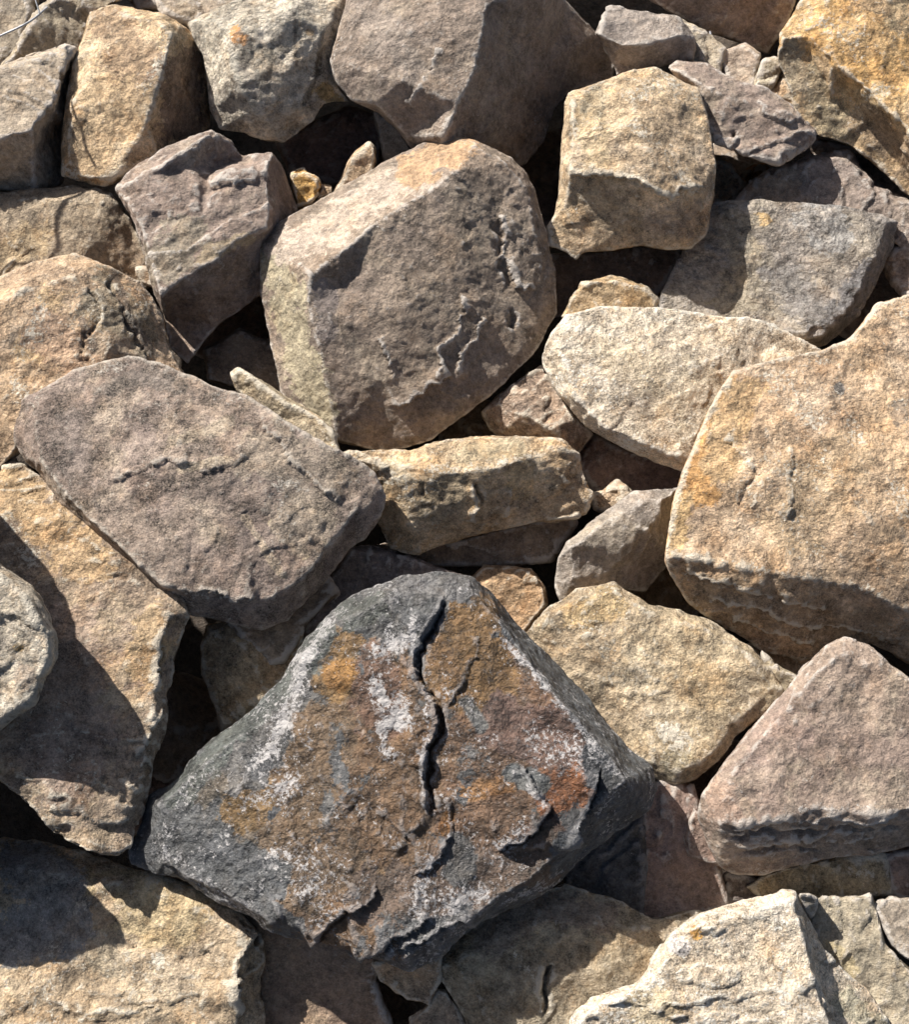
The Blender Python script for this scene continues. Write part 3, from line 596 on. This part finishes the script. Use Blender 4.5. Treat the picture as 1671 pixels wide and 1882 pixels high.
rock('purple-grey block with a notched shaded top, left of the central block', PURP, 'grey', 190,
 [(209,346,265),(235,315,285),(310,270,305),(385,237,315),(420,255,285),(446,288,245),(458,282,270),(500,279,270),(520,300,240),(532,332,205),(548,385,165),(510,440,200),(500,500,170),(485,540,150),(400,600,130),(345,670,105),(310,642,115),
  (302,585,140),(280,530,205),(262,450,238),(240,392,256)],
 lines=[[(225,350,285),(270,325,305),(332,283,322),(375,245,330)],[(332,283,322),(350,305,300),(384,330,275),(425,318,300),(487,314,300)],[(384,330,275),(415,305,250),(446,288,245)],
        [(487,314,300),(492,370,285),(490,418,272),(440,440,272),(395,478,262),(340,510,248),(295,545,232)],[(225,350,285),(262,420,268),(295,545,232)],[(500,285,288),(487,314,300)],[(490,418,272),(475,460,225),(485,540,150)]],
 pts=[(370,400,284)], vox=.0027, low=.7, mid=.7, patches=[([(340,430),(300,480)],60,(.26,.225,.17),.7),([(330,580),(440,500)],45,(.24,.175,.13),.8),([(380,470),(460,435)],18,(.34,.27,.18),.8)],
 ledges=[([(385,350),(410,335),(470,340)],9,30,-1),([(270,390),(330,400),(380,390)],3,25,-1)], deps=[([(215,345),(240,390),(290,530)],8,.35),([(275,320)],12,.4),([(487,315),(490,400)],5,.3)])
rock('brown rock crossed by a curved wire shadow, below the grey-olive slab', [(.30,.235,.165),(.25,.20,.15),(.35,.275,.19)], 'tan', 130,
 [(-90,350,215),(0,350,215),(60,344,215),(130,340,215),(205,350,205),(218,368,200),(242,398,185),(266,452,160),(288,524,120),(262,535,115),(180,540,140),(60,560,150),(-90,570,160)],
 lines=[[(-90,380,232),(60,362,232),(190,368,225),(215,400,205),(160,455,200),(140,480,190),(0,520,185)],[(215,400,205),(240,470,160)]],
 vox=.003, mid=1.3, low=1.2, terr=1.1, patches=[([(220,440),(240,490)],36,(.24,.175,.12),.7),([(60,440),(0,470)],40,(.40,.30,.18),.6)], deps=[([(70,440)],24,.3)])

# ---- top left background
rock('blurred brown boulder in the top left corner behind the wire', [(.27,.225,.17),(.25,.20,.155),(.30,.25,.19)], 'grey', 120,
 [(-120,-90,300),(75,-90,300),(66,20,280),(40,80,255),(0,122,235),(-120,160,230)], rim=20, rimdrop=10)
rock('olive-brown slab between the corner boulder and the upright tan block', OLIVE, 'grey', 130,
 [(-10,130,262),(20,100,280),(45,60,300),(66,20,315),(100,-10,325),(160,-60,330),(240,-60,330),(225,0,325),(190,15,310),(165,40,285),(150,95,265),(60,130,250)], rim=14, rimdrop=14, deps=[([(50,60),(60,40)],12,.5)])
rock('smooth light brown stone cut off by the top edge, behind the knobbly pale rock', [(.32,.26,.20),(.29,.235,.18),(.34,.28,.21)], 'grey', 120,
 [(300,-90,300),(560,-90,300),(520,0,290),(470,20,280),(400,30,280),(350,48,270),(300,30,280),(285,0,290)], rim=16, rimdrop=10)
rock('small dark chip wedged at the top edge above the upright tan block', GREY, 'grey', 70,
 [(235,-60,270),(300,-60,270),(298,0,265),(290,18,255),(250,20,255),(236,0,260)], rim=8, rimdrop=10)

# ---- upper right
rock('purple-grey wedge rock between the squared tan block and the orange boulder', PURP, 'grey', 120,
 [(1228,122,310),(1242,112,315),(1300,118,320),(1350,150,320),(1410,165,315),(1450,190,303),(1497,245,265),(1490,262,255),(1436,302,262),(1380,288,272),(1315,262,280),(1290,215,290),(1262,165,290)],
 lines=[[(1240,128,327),(1290,158,327),(1340,182,327),(1400,192,320),(1450,208,307),(1485,245,275)]], vox=.0028, mid=1.2, terr=1., dep0=.05, deps=[([(1370,205),(1400,215)],20,.35)], grooves=[([(1350,243),(1358,248)],5,10)])
rock('orange-stained tan boulder with a ragged shaded underside, in the top right corner', [(.54,.35,.16),(.44,.31,.18),(.62,.48,.29)], 'tan', 240,
 [(1432,60,350),(1466,20,375),(1500,-50,400),(1820,-90,420),(1820,440,170),(1700,390,185),(1671,362,195),(1600,292,225),(1560,268,235),(1500,250,240),(1470,215,262),(1446,150,300),(1428,110,325)],
 lines=[[(1440,72,362),(1485,62,378),(1530,108,370),(1580,150,358),(1625,195,345),(1671,240,332),(1820,360,280)],[(1485,62,378),(1520,0,410),(1640,-40,430)],
        [(1485,62,378),(1490,110,335),(1530,190,290),(1575,240,262),(1560,268,235)],[(1530,108,370),(1560,180,300),(1640,280,240),(1700,390,185)]],
 vox=.0028, mid=1.0, low=1., terr=.7, dep0=.12, patches=[([(1530,60),(1600,100),(1660,120)],70,(.55,.33,.13),.8),([(1600,60)],50,(.50,.29,.11),.6),([(1490,150),(1540,230)],40,(.33,.27,.18),.8),([(1450,100),(1460,150)],26,(.28,.24,.18),.7),([(1600,220),(1671,300)],40,(.26,.19,.13),.7)],
 deps=[([(1500,40),(1560,60)],26,.4),([(1650,160),(1600,170)],18,.5)])
rock('grey-brown chunk with a light flat top, right of the tall grey-brown rock', [(.31,.26,.22),(.26,.22,.19),(.34,.29,.245)], 'grey', 120,
 [(1095,62,315),(1118,4,325),(1200,18,327),(1246,30,325),(1276,75,295),(1273,112,265),(1230,118,260),(1170,134,250),(1135,142,250),(1120,110,270)],
 lines=[[(1102,64,325),(1140,82,321),(1185,82,323),(1255,66,321),(1276,75,295)]], mid=1.2, vox=.003, deps=[([(1110,68),(1180,80),(1250,66)],6,.35)])
rock('shaded dark brown rock overhanging at the top edge, left of the orange boulder', [(.25,.19,.16),(.22,.17,.145),(.27,.215,.18)], 'grey', 170,
 [(1160,-60,290),(1480,-90,300),(1462,0,265),(1440,50,225),(1412,96,175),(1350,72,190),(1300,58,205),(1250,30,225),(1190,-5,255)],
 lines=[[(1160,-60,290),(1230,-45,315),(1330,-20,305),(1420,-15,290),(1462,0,265)]], mid=.9, vox=.003)
rock('pale beige stone low between the grey-brown chunk and the purple-grey wedge rock', [(.38,.32,.24),(.33,.28,.21),(.42,.36,.27)], 'grey', 90,
 [(1240,30,275),(1300,60,270),(1335,92,260),(1325,150,235),(1290,150,240),(1262,118,250),(1240,90,260)], rim=10, rimdrop=12)
rock('light pinkish chip leaning behind the purple-grey wedge rock', [(.39,.31,.245),(.34,.27,.21),(.42,.35,.27)], 'grey', 90,
 [(1322,95,250),(1370,80,255),(1400,100,250),(1385,165,225),(1340,155,230)], rim=8, rimdrop=12)
rock('pale angular chip beside the left foot of the orange boulder', [(.40,.35,.26),(.35,.30,.22),(.44,.39,.29)], 'grey', 90,
 [(1385,165,250),(1400,112,265),(1425,105,268),(1440,125,260),(1420,165,245),(1395,178,240)], rim=6, rimdrop=10)
rock('small beige stone tucked under the left foot of the orange boulder', TAN, 'tan', 90,
 [(1408,172,235),(1440,135,250),(1462,180,240),(1480,215,230),(1500,250,215),(1455,205,220)], rim=8, rimdrop=10)
rock('little grey stone under the purple-grey wedge rock by the brownish slab', PURP, 'grey', 70,
 [(1468,275,150),(1500,255,170),(1560,268,175),(1570,285,165),(1500,290,150)], rim=6, rimdrop=10)
rock('tan wedge wedged between the squared tan block and the brownish-purple slab', TAN, 'tan', 90,
 [(1300,290,120),(1322,290,135),(1345,302,135),(1370,340,125),(1350,376,110),(1312,385,110),(1300,340,112)], rim=8, rimdrop=12)
rock('orange pebble deep in the dark gap under the purple-grey wedge rock', [(.40,.22,.09),(.34,.19,.08),(.44,.27,.12)], 'tan', 70,
 [(1360,318,60),(1385,302,65),(1420,300,65),(1425,325,55),(1390,345,45),(1365,345,50)], rim=8, rimdrop=12)
rock('dark brown rock in the shaded gap right of the brownish-purple slab', BROWN, 'grey', 90,
 [(1560,280,120),(1610,290,130),(1680,360,130),(1700,400,110),(1640,370,110),(1590,330,110)], rim=8, rimdrop=12)

# ---- gap behind central block
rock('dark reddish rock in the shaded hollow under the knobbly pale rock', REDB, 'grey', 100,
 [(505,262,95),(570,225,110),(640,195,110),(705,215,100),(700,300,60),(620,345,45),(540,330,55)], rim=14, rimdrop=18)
rock('bright orange pebble lit in the hollow left of the central block', [(.55,.32,.10),(.48,.29,.11),(.58,.40,.18)], 'tan', 60,
 [(532,318,205),(560,311,212),(585,328,210),(592,345,200),(575,372,180),(545,385,175)], rim=7, rimdrop=12, vox=.0025)
rock('small beige pebble beside the bright orange pebble', TAN, 'tan', 50,
 [(585,335,195),(612,342,195),(612,358,185),(580,375,175)], rim=5, rimdrop=8, vox=.0025)
rock('narrow pointed tan shard rising behind the top of the central block', TAN, 'tan', 90,
 [(608,372,165),(632,315,210),(655,285,235),(678,264,250),(688,272,248),(690,315,220),(660,360,180)], rim=7, rimdrop=14, vox=.0025)
rock('slim light grey-brown shard hanging below the tall grey-brown rock', [(.33,.28,.225),(.29,.24,.195),(.36,.31,.25)], 'grey', 80,
 [(690,200,200),(735,235,205),(768,285,190),(740,325,165),(702,322,160),(696,265,180)], rim=8, rimdrop=12, vox=.0025)
rock('tan sliver wedged between the central block and the gritstone slab', [(.40,.32,.215),(.34,.275,.19),(.44,.37,.26)], 'tan', 90,
 [(425,690,215),(438,678,222),(480,706,218),(530,736,212),(578,764,205),(610,795,198),(628,835,180),(590,835,175),(500,780,180),(440,725,190)], rim=9, rimdrop=14, vox=.0025, deps=[([(590,790),(612,815)],12,.5)])
rock('dark brown stone at the bottom of the shaded gap left of the central block', BROWN, 'grey', 100,
 [(370,640,60),(440,600,70),(520,640,60),(540,720,40),(450,720,50),(380,700,55)], rim=14, rimdrop=16)
rock('tiny tan pebble in the gap between the rounded boulder and the purple-grey block', TAN, 'tan', 50,
 [(252,492,175),(278,488,180),(292,505,175),(290,525,165),(262,520,165)], rim=5, rimdrop=10, vox=.0025)

# ---- centre right small ones
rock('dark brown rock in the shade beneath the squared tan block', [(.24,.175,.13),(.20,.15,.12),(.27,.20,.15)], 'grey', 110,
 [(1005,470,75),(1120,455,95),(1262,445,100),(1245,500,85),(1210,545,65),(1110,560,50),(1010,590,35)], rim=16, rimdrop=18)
rock('small ochre stone peeping over the top of the pale cream slab', [(.42,.30,.17),(.37,.265,.15),(.46,.34,.21)], 'tan', 70,
 [(1025,585,195),(1042,548,212),(1065,520,225),(1130,508,230),(1190,530,222),(1212,552,212),(1205,585,195),(1100,600,190)], rim=12, rimdrop=12, vox=.0027)
rock('salmon-topped angular rock between the central block and the pale cream slab', [(.38,.275,.205),(.32,.235,.175),(.42,.32,.24)], 'tan', 110,
 [(885,760,80),(920,722,110),(960,695,125),(1000,672,135),(1045,750,115),(1092,800,85),(1060,838,60),(1020,825,60),(930,812,55),(905,800,60)],
 lines=[[(925,738,122),(965,765,128),(1010,785,122),(1035,808,100)],[(1035,808,100),(1055,770,118)]], vox=.0027, deps=[([(1010,790),(1035,800)],12,.4)], patches=[([(900,770)],26,(.24,.18,.13),.7)])
rock('maroon rock in the deep shade below the pale cream slab', REDB, 'grey', 90,
 [(1060,850,20),(1090,800,40),(1150,825,45),(1265,860,40),(1260,905,20),(1180,925,5),(1095,910,0)], rim=12, rimdrop=14)
rock('tiny sunlit tan chip at the edge of the shade above the grey wedge stone', TAN, 'tan', 50,
 [(1088,908,75),(1112,902,82),(1136,884,92),(1160,905,88),(1125,945,68),(1095,935,66)], rim=5, rimdrop=10, vox=.0025)
rock('grey wedge stone with a shaded right side, left of the largest tan block', [(.27,.23,.195),(.23,.20,.175),(.30,.255,.20)], 'grey', 110,
 [(1022,1022,115),(1040,990,130),(1080,960,140),(1125,928,150),(1165,903,155),(1248,895,150),(1245,960,90),(1232,1035,55),(1215,1052,45),(1190,1088,40),(1130,1085,70),(1080,1100,72),(1030,1108,72),(1019,1075,85)],
 lines=[[(1045,1005,140),(1120,955,160),(1180,925,168),(1225,918,165)],[(1045,1005,140),(1058,1060,112),(1070,1100,80)],[(1225,918,165),(1195,970,150),(1150,1005,135),(1130,1050,98),(1130,1085,70)]],
 vox=.0027, mid=1.0, patches=[([(1190,1020),(1170,1060)],34,(.20,.165,.145),.6)])
rock('long rough tan block with a flat upper ledge, just above the cracked slate slab', [(.49,.36,.22),(.41,.30,.19),(.56,.44,.30)], 'tan', 130,
 [(625,832,190),(700,826,195),(755,830,195),(800,812,200),(870,803,202),(950,804,202),(1030,808,200),(1062,840,185),(1076,880,165),(1091,912,145),(1075,942,125),(1020,960,115),(960,965,112),(900,972,110),(830,1000,98),
  (770,1023,88),(715,1008,90),(690,960,110),(680,900,140),(650,860,165)],
 lines=[[(640,842,195),(700,852,205),(760,862,210),(820,868,212),(890,866,210),(930,852,212),(985,835,212),(1045,828,200)],[(760,862,210),(748,905,185),(755,960,145),(768,1015,98)],[(820,868,212),(850,920,175),(900,960,130)],[(985,835,212),(1040,880,180),(1075,920,145)]],
 vox=.0026, mid=1.6, low=1.2, terr=1.2, dep0=.1, patches=[([(740,880),(720,860)],26,(.55,.46,.33),.7),([(830,900),(800,930)],40,(.28,.235,.165),.6),([(960,880)],40,(.38,.275,.14),.5),([(850,835),(950,825)],22,(.40,.34,.23),.6)],
 deps=[([(700,870),(745,890),(750,920)],18,.6),([(800,862),(880,862),(980,836)],9,.45)], ledges=[([(870,880),(880,920),(875,960)],8,25,1),([(940,900),(930,950)],6,25,1)], grooves=[([(780,885),(790,930)],4,8),([(872,880),(884,930)],4,9)])
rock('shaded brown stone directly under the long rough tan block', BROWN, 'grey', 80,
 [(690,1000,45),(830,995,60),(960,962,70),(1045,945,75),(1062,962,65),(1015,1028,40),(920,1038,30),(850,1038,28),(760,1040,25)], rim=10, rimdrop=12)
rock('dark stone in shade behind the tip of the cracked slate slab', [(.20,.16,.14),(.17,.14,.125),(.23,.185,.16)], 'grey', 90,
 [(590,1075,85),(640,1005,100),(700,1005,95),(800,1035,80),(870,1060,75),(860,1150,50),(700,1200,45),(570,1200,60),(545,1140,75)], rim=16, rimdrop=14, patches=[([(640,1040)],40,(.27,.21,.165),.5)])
rock('rust-brown stone lit at one corner, right of the slate slab tip', [(.36,.235,.135),(.28,.19,.13),(.40,.28,.17)], 'tan', 90,
 [(860,1060,55),(890,1036,65),(980,1040,70),(1006,1078,60),(1010,1112,50),(975,1155,35),(940,1205,30),(860,1160,30)], rim=12, rimdrop=14, vox=.0027)
rock('ochre rock deep between the shadowed slab and the left side of the slate slab', [(.38,.285,.175),(.32,.245,.16),(.42,.33,.22)], 'tan', 120,
 [(378,1146,100),(440,1140,112),(500,1130,115),(560,1150,110),(560,1230,85),(500,1300,55),(405,1345,35),(400,1290,50),(376,1238,65),(370,1190,82)],
 lines=[[(385,1160,118),(450,1190,118),(510,1225,100),(490,1270,80),(410,1330,48)]], vox=.0027, mid=1.3, low=1.2, terr=1.2, deps=[([(390,1170)],14,.5),([(380,1240)],12,.4)])
rock('shaded brown stone under the lower right end of the gritstone slab', BROWN, 'grey', 90,
 [(420,1140,130),(500,1110,135),(600,1060,130),(620,1090,120),(560,1150,110),(520,1215,100),(495,1222,98),(450,1180,115)], rim=10, rimdrop=12)
rock('tan stone visible as a thin strip under the front of the largest tan block', TAN, 'tan', 80,
 [(1370,1180,55),(1500,1170,60),(1520,1220,45),(1490,1262,40),(1450,1262,42),(1415,1240,45)], rim=8, rimdrop=10)
rock('grey-green sliver between the mottled tan slab and the pinkish-brown wedge slab', OLIVE, 'grey', 80,
 [(1400,1195,125),(1430,1220,128),(1470,1245,118),(1455,1280,105),(1438,1295,100),(1410,1270,105)], rim=7, rimdrop=10, vox=.0027)

# ---- right bottom
rock('blue-black stone in the slate slab shadow at its lower right', SLATE, 'slate', 90,
 [(1030,1600,95),(1120,1520,105),(1180,1480,105),(1190,1560,90),(1182,1690,50),(1150,1690,48),(1040,1640,65)], rim=14, rimdrop=14)
rock('maroon-brown stone mostly shaded, right of the blue-black stone', REDB, 'grey', 110,
 [(1178,1470,95),(1210,1430,100),(1275,1440,95),(1295,1500,85),(1325,1590,65),(1338,1668,42),(1250,1705,30),(1168,1702,30),(1172,1600,60)], rim=14, rimdrop=14)
rock('narrow sandy stone lying under the pinkish-brown wedge slab', [(.40,.315,.195),(.35,.28,.18),(.44,.36,.24)], 'tan', 80,
 [(1372,1626,52),(1400,1606,62),(1500,1580,72),(1620,1565,75),(1634,1590,66),(1642,1642,45),(1560,1652,42),(1470,1658,40),(1400,1652,42)], rim=11, rimdrop=12, vox=.0027, deps=[([(1560,1600),(1600,1605)],12,.6)])
rock('maroon chip at the right edge beside the narrow sandy stone', REDB, 'grey', 80,
 [(1620,1572,72),(1671,1560,75),(1760,1555,75),(1760,1650,45),(1645,1650,45),(1632,1610,55)], rim=8, rimdrop=10, vox=.0027)
rock('very dark stone in the crevice under the pinkish-brown wedge slab', [(.15,.12,.10),(.13,.10,.09),(.18,.14,.12)], 'grey', 70,
 [(1325,1600,40),(1370,1600,40),(1420,1640,20),(1400,1672,10),(1340,1690,5)], rim=8, rimdrop=10)
rock('whitish quartzite rock with a gold fleck on its rim, bottom right', PALE, 'pale', 150,
 [(1030,1900,100),(1048,1862,112),(1080,1830,122),(1160,1802,132),(1198,1752,142),(1228,1712,150),(1280,1680,158),(1310,1670,158),(1400,1652,160),(1440,1636,160),(1464,1641,155),(1488,1688,135),(1512,1742,112),(1560,1782,95),(1600,1822,82),
  (1650,1890,60),(1690,1990,40),(1010,1990,75)],
 lines=[[(1055,1890,130),(1100,1848,145),(1175,1820,158),(1225,1760,170),(1290,1700,178),(1400,1670,182),(1458,1652,180),(1478,1720,172),(1496,1800,160),(1522,1882,148),(1540,1990,130)],
        [(1488,1688,135),(1508,1780,112),(1532,1850,100),(1560,1990,75)]],
 vox=.0026, mid=1.1, low=.8, dep0=.22, patches=[([(1275,1708),(1285,1720)],11,(.45,.25,.07),.95),([(1240,1730),(1260,1745)],18,(.50,.47,.47),.7),([(1560,1840),(1620,1900)],36,(.38,.35,.26),.8),([(1200,1860)],60,(.52,.43,.27),.5)],
 deps=[([(1060,1860),(1200,1800)],30,.3),([(1420,1660),(1430,1700)],20,.3)])
rock('olive-grey slab with a small cast shadow, right of the whitish quartzite rock', [(.31,.265,.195),(.265,.225,.175),(.35,.30,.22)], 'grey', 110,
 [(1475,1660,90),(1500,1646,98),(1560,1645,102),(1602,1640,102),(1618,1680,98),(1632,1735,90),(1700,1800,80),(1740,1990,50),(1640,1990,40),(1570,1820,60),(1500,1750,75)], rim=12, rimdrop=10, vox=.0027, low=.6, terr=.8, patches=[([(1530,1740),(1560,1780)],20,(.37,.30,.17),.6)],
 strata=(1,.2,0,1.6))
rock('brown-grey slab with straight edges in the bottom right corner', [(.28,.235,.185),(.245,.205,.165),(.32,.27,.205)], 'grey', 110,
 [(1606,1662,92),(1640,1645,100),(1700,1650,102),(1790,1690,100),(1800,1990,60),(1745,1990,55),(1706,1800,78),(1640,1738,86),(1620,1700,90)], rim=10, rimdrop=9, vox=.0027, low=.6, strata=(1,.2,0,1.6))
rock('tall upright flake casting a narrow shadow beside the whitish quartzite rock', [(.30,.26,.20),(.26,.225,.175),(.34,.30,.225)], 'grey', 80,
 [(1468,1642,150),(1488,1640,150),(1505,1650,140),(1502,1672,125),(1490,1690,115),(1478,1672,130)], rim=5, rimdrop=8, vox=.0025, warp=.4, low=.3, mid=.5, terr=.2)
rock('olive sandstone with a dark vertical crack, below the cracked slate slab', OLIVE, 'tan', 120,
 [(795,1780,60),(860,1700,85),(960,1640,98),(1040,1618,102),(1150,1655,95),(1200,1685,90),(1290,1672,85),(1330,1680,75),(1300,1740,60),(1210,1830,45),(1160,1990,25),(880,1990,20),(855,1870,35),(820,1815,48)],
 lines=[[(840,1770,90),(900,1730,105),(1000,1690,112),(1120,1700,108),(1240,1710,98),(1180,1800,78),(1060,1880,62),(900,1880,55)]],
 vox=.0027, low=.9, mid=1.1, terr=1.2, strata=(.2,1,0,.55), grooves=[([(1008,1770),(1000,1800),(995,1825),(1000,1865)],6,20)], ledges=[([(1008,1770),(1000,1800),(995,1825),(1000,1865)],8,25,1)],
 patches=[([(900,1720),(1000,1660),(1100,1690)],44,(.25,.19,.145),.7),([(1230,1710),(1180,1720)],30,(.33,.26,.185),.6)], deps=[([(940,1750),(980,1790)],14,.4),([(1080,1790),(1160,1800)],14,.4)])
rock('dark brown upright rock in shade under the lower left of the slate slab', [(.27,.19,.13),(.23,.16,.115),(.30,.22,.15)], 'grey', 130,
 [(430,1665,60),(500,1690,70),(600,1710,75),(700,1750,65),(690,1800,30),(715,1860,0),(730,1990,-30),(480,1990,-20),(470,1830,10)], rim=16, rimdrop=14, low=1., vox=.0028)
rock('small buff stone tucked under the bottom tip of the slate slab', TAN, 'tan', 60,
 [(682,1770,75),(760,1745,85),(820,1745,82),(812,1800,62),(790,1852,42),(742,1836,42),(700,1802,56)], rim=8, rimdrop=10, vox=.0025)
rock('light brown stone at the bottom edge left of the olive sandstone', [(.36,.27,.195),(.31,.24,.175),(.40,.31,.22)], 'tan', 80,
 [(780,1850,25),(800,1815,42),(822,1815,45),(858,1870,30),(890,1990,0),(730,1990,-10),(752,1870,10)], rim=10, rimdrop=12, vox=.0027)

# ---- stones deep in the gaps
for lab, x, y, h, rad, pal in (
   ('dark stone deep in the black gap left of the slate slab', 320, 1330, -130, 120, BROWN),
   ('dark reddish stone lowest in the black gap left of the slate slab', 300, 1470, -200, 100, REDB),
   ('dark stone deep in the gap between the tall grey-brown rock and the squared tan block', 1010, 330, -100, 120, PURP),
   ('dark stone deep in the gap left of the central block', 470, 620, -110, 110, REDB),
   ('dark stone deep in the gap below the tip of the slate slab bottom', 690, 1850, -180, 110, BROWN),
   ('dark stone deep between the mottled tan slab and the pinkish-brown wedge slab', 1310, 1430, -120, 100, PURP),
   ('dark stone deep between the grey wedge stone and the largest tan block', 1230, 1080, -110, 90, BROWN),
   ('dark stone deep in the gap right of the blue-grey slab', 1610, 570, -90, 100, PURP),
   ('dark stone deep in the gap under the purple-grey wedge rock', 1370, 310, -60, 80, BROWN),
   ('dark stone deep in the gap under the lower right of the central block', 880, 790, -90, 80, BROWN)):
    rg = random.Random(x)
    ol = [(x+rad*rg.uniform(.8, 1.2)*math.cos(a), y+rad*rg.uniform(.7, 1.1)*math.sin(a), h+rg.uniform(-25, 25)) for a in [k*math.pi*2/7+rg.uniform(-.2, .2) for k in range(7)]]
    rock(lab, pal, 'grey', 110, ol, pts=[(x+rg.uniform(-.3, .3)*rad, y+rg.uniform(-.3, .3)*rad, h+rg.uniform(20, 60))], vox=.0045)

# ---- unseen stones added around the frame to cast shade and block stray sun
G2 = 'unseen rocks that shade the pile from outside'
for lab, ol in (('brown boulder beyond the left edge of the picture', [(-330,720,490),(-170,745,480),(-115,830,465),(-65,960,430),(-60,1100,360),(-200,1200,330),(-340,1100,380)]),
   ('grey boulder beyond the upper left edge of the picture', [(-330,150,300),(-130,120,300),(-95,240,280),(-95,330,250),(-180,420,240),(-330,400,240)]),
   ('tan boulder beyond the left edge below the brown one', [(-400,1330,340),(-150,1330,360),(-60,1385,362),(-105,1492,298),(-125,1581,240),(-200,1680,160),(-400,1800,120)]),
   ('grey boulder beyond the left edge in the middle', [(-400,520,250),(-110,560,260),(-110,860,210),(-400,860,240)]),
   ('dark boulder beyond the top edge', [(560,-260,260),(1150,-260,200),(1160,-70,200),(900,-70,260),(640,-60,280)]),
   ('brown boulder beyond the top left corner', [(-300,-330,300),(540,-330,300),(560,-110,270),(-130,-110,270),(-300,0,270)]),
   ('brown boulder beyond the top right corner', [(1180,-320,180),(2050,-320,200),(2050,-120,200),(1500,-110,200),(1180,-80,190)]),
   ('tan boulder beyond the right edge', [(1830,-90,260),(2120,-60,260),(2120,480,220),(1830,480,200)]),
   ('tan boulder beyond the lower right edge', [(1840,560,200),(2120,560,220),(2120,1700,120),(1820,1700,90),(1820,1200,150)]),
   ('unseen boulder added far beyond the left edge to block sun', [(-800,500,260),(-420,500,260),(-420,1800,160),(-800,1800,160)]),
   ('brown boulder below the bottom edge', [(-90,2010,50),(760,2010,20),(760,2260,20),(-90,2260,30)]),
   ('olive boulder below the bottom right edge', [(780,2010,20),(1800,2010,50),(1800,2260,40),(780,2260,20)])):
    rock(lab, BROWN, 'grey', 420, ol, rim=40, rimdrop=20, vox=.006, group=G2)

# ---- ground under the pile
gm = bpy.data.meshes.new('ground'); bm = bmesh.new()
bmesh.ops.create_grid(bm, x_segments=60, y_segments=60, size=3.0)
rg = random.Random(3)
for v in bm.verts: v.co.z = -.235+rg.uniform(-.012, .012)
bm.to_mesh(gm); bm.free()
at = gm.color_attributes.new('tone', 'FLOAT_COLOR', 'POINT')
at.data.foreach_set('color', np.tile(np.array((.09, .07, .055, 1), np.float32), len(gm.vertices)))
gm.materials.append(M['dirt'])
go = bpy.data.objects.new('ground', gm); C.objects.link(go); go['kind'] = 'structure'

# ---- wires
k = NT('galvanised_wire'); k.b.inputs['Base Color'].default_value = (.34, .36, .38, 1); k.b.inputs['Metallic'].default_value = .7; k.b.inputs['Roughness'].default_value = .5
nz = k.n('ShaderNodeTexNoise', Scale=300., Detail=3.); bp = k.n('ShaderNodeBump', Strength=.4, Distance=.001); k.l(nz.outputs[0], bp.inputs['Height']); k.l(bp.outputs[0], k.b.inputs['Normal'])
k.l(k.mix(nz.outputs[0], (.22, .22, .23), (.45, .47, .5)), k.b.inputs['Base Color'])
WM = k.m
def wire(label, pts, r=.0014, name='wire'):
    cv = bpy.data.curves.new('w', 'CURVE'); cv.dimensions = '3D'; cv.bevel_depth = r; cv.bevel_resolution = 3; cv.resolution_u = 8
    sp = cv.splines.new('BEZIER'); sp.bezier_points.add(len(pts)-1)
    for b, p in zip(sp.bezier_points, pts): b.co = p; b.handle_left_type = b.handle_right_type = 'AUTO'
    cv.use_fill_caps = True
    o = bpy.data.objects.new('w', cv); C.objects.link(o)
    me = bpy.data.meshes.new_from_object(o.evaluated_get(bpy.context.evaluated_depsgraph_get())); me.name = name
    bpy.data.objects.remove(o)
    c = np.mean([np.array(p) for p in pts], 0)
    me.transform(Matrix.Translation(Vector(-c))); me.materials.clear(); me.materials.append(WM)
    me.polygons.foreach_set('use_smooth', np.ones(len(me.polygons), bool))
    o = bpy.data.objects.new(name, me); C.objects.link(o); o.location = c
    o['label'] = label; o['category'] = 'wire'
def above(px, py, h, t): return P(px, py, h)+np.array(SUN[:])*t
wire('thin grey wire slanting across the top left corner', [P(-60, 95, 360), P(0, 66, 362), P(50, 42, 364), P(86, 14, 350)])
wire('short dark wire dropping from the top edge onto the slanting wire', [P(52, -60, 400), P(62, -10, 380), P(72, 24, 363)], r=.001)
wire('short pale wire end standing up behind the purple-grey wedge rock', [P(1306, 58, 250), P(1311, 90, 235), P(1314, 128, 215)], r=.0016)
wire('bent wire hanging over the rocks beyond the top left corner', [above(132, 90, 330, .29), above(140, 180, 300, .29), above(165, 262, 262, .29), above(178, 300, 240, .29), above(204, 345, 215, .29)], r=.0017)
wire('curved wire hanging over the rocks beyond the left edge', [above(160, 330, 225, .29), above(95, 400, 225, .29), above(78, 440, 220, .29), above(0, 500, 190, .29), above(-60, 530, 190, .29)], r=.0022)
print('TRIS', TRI[0])
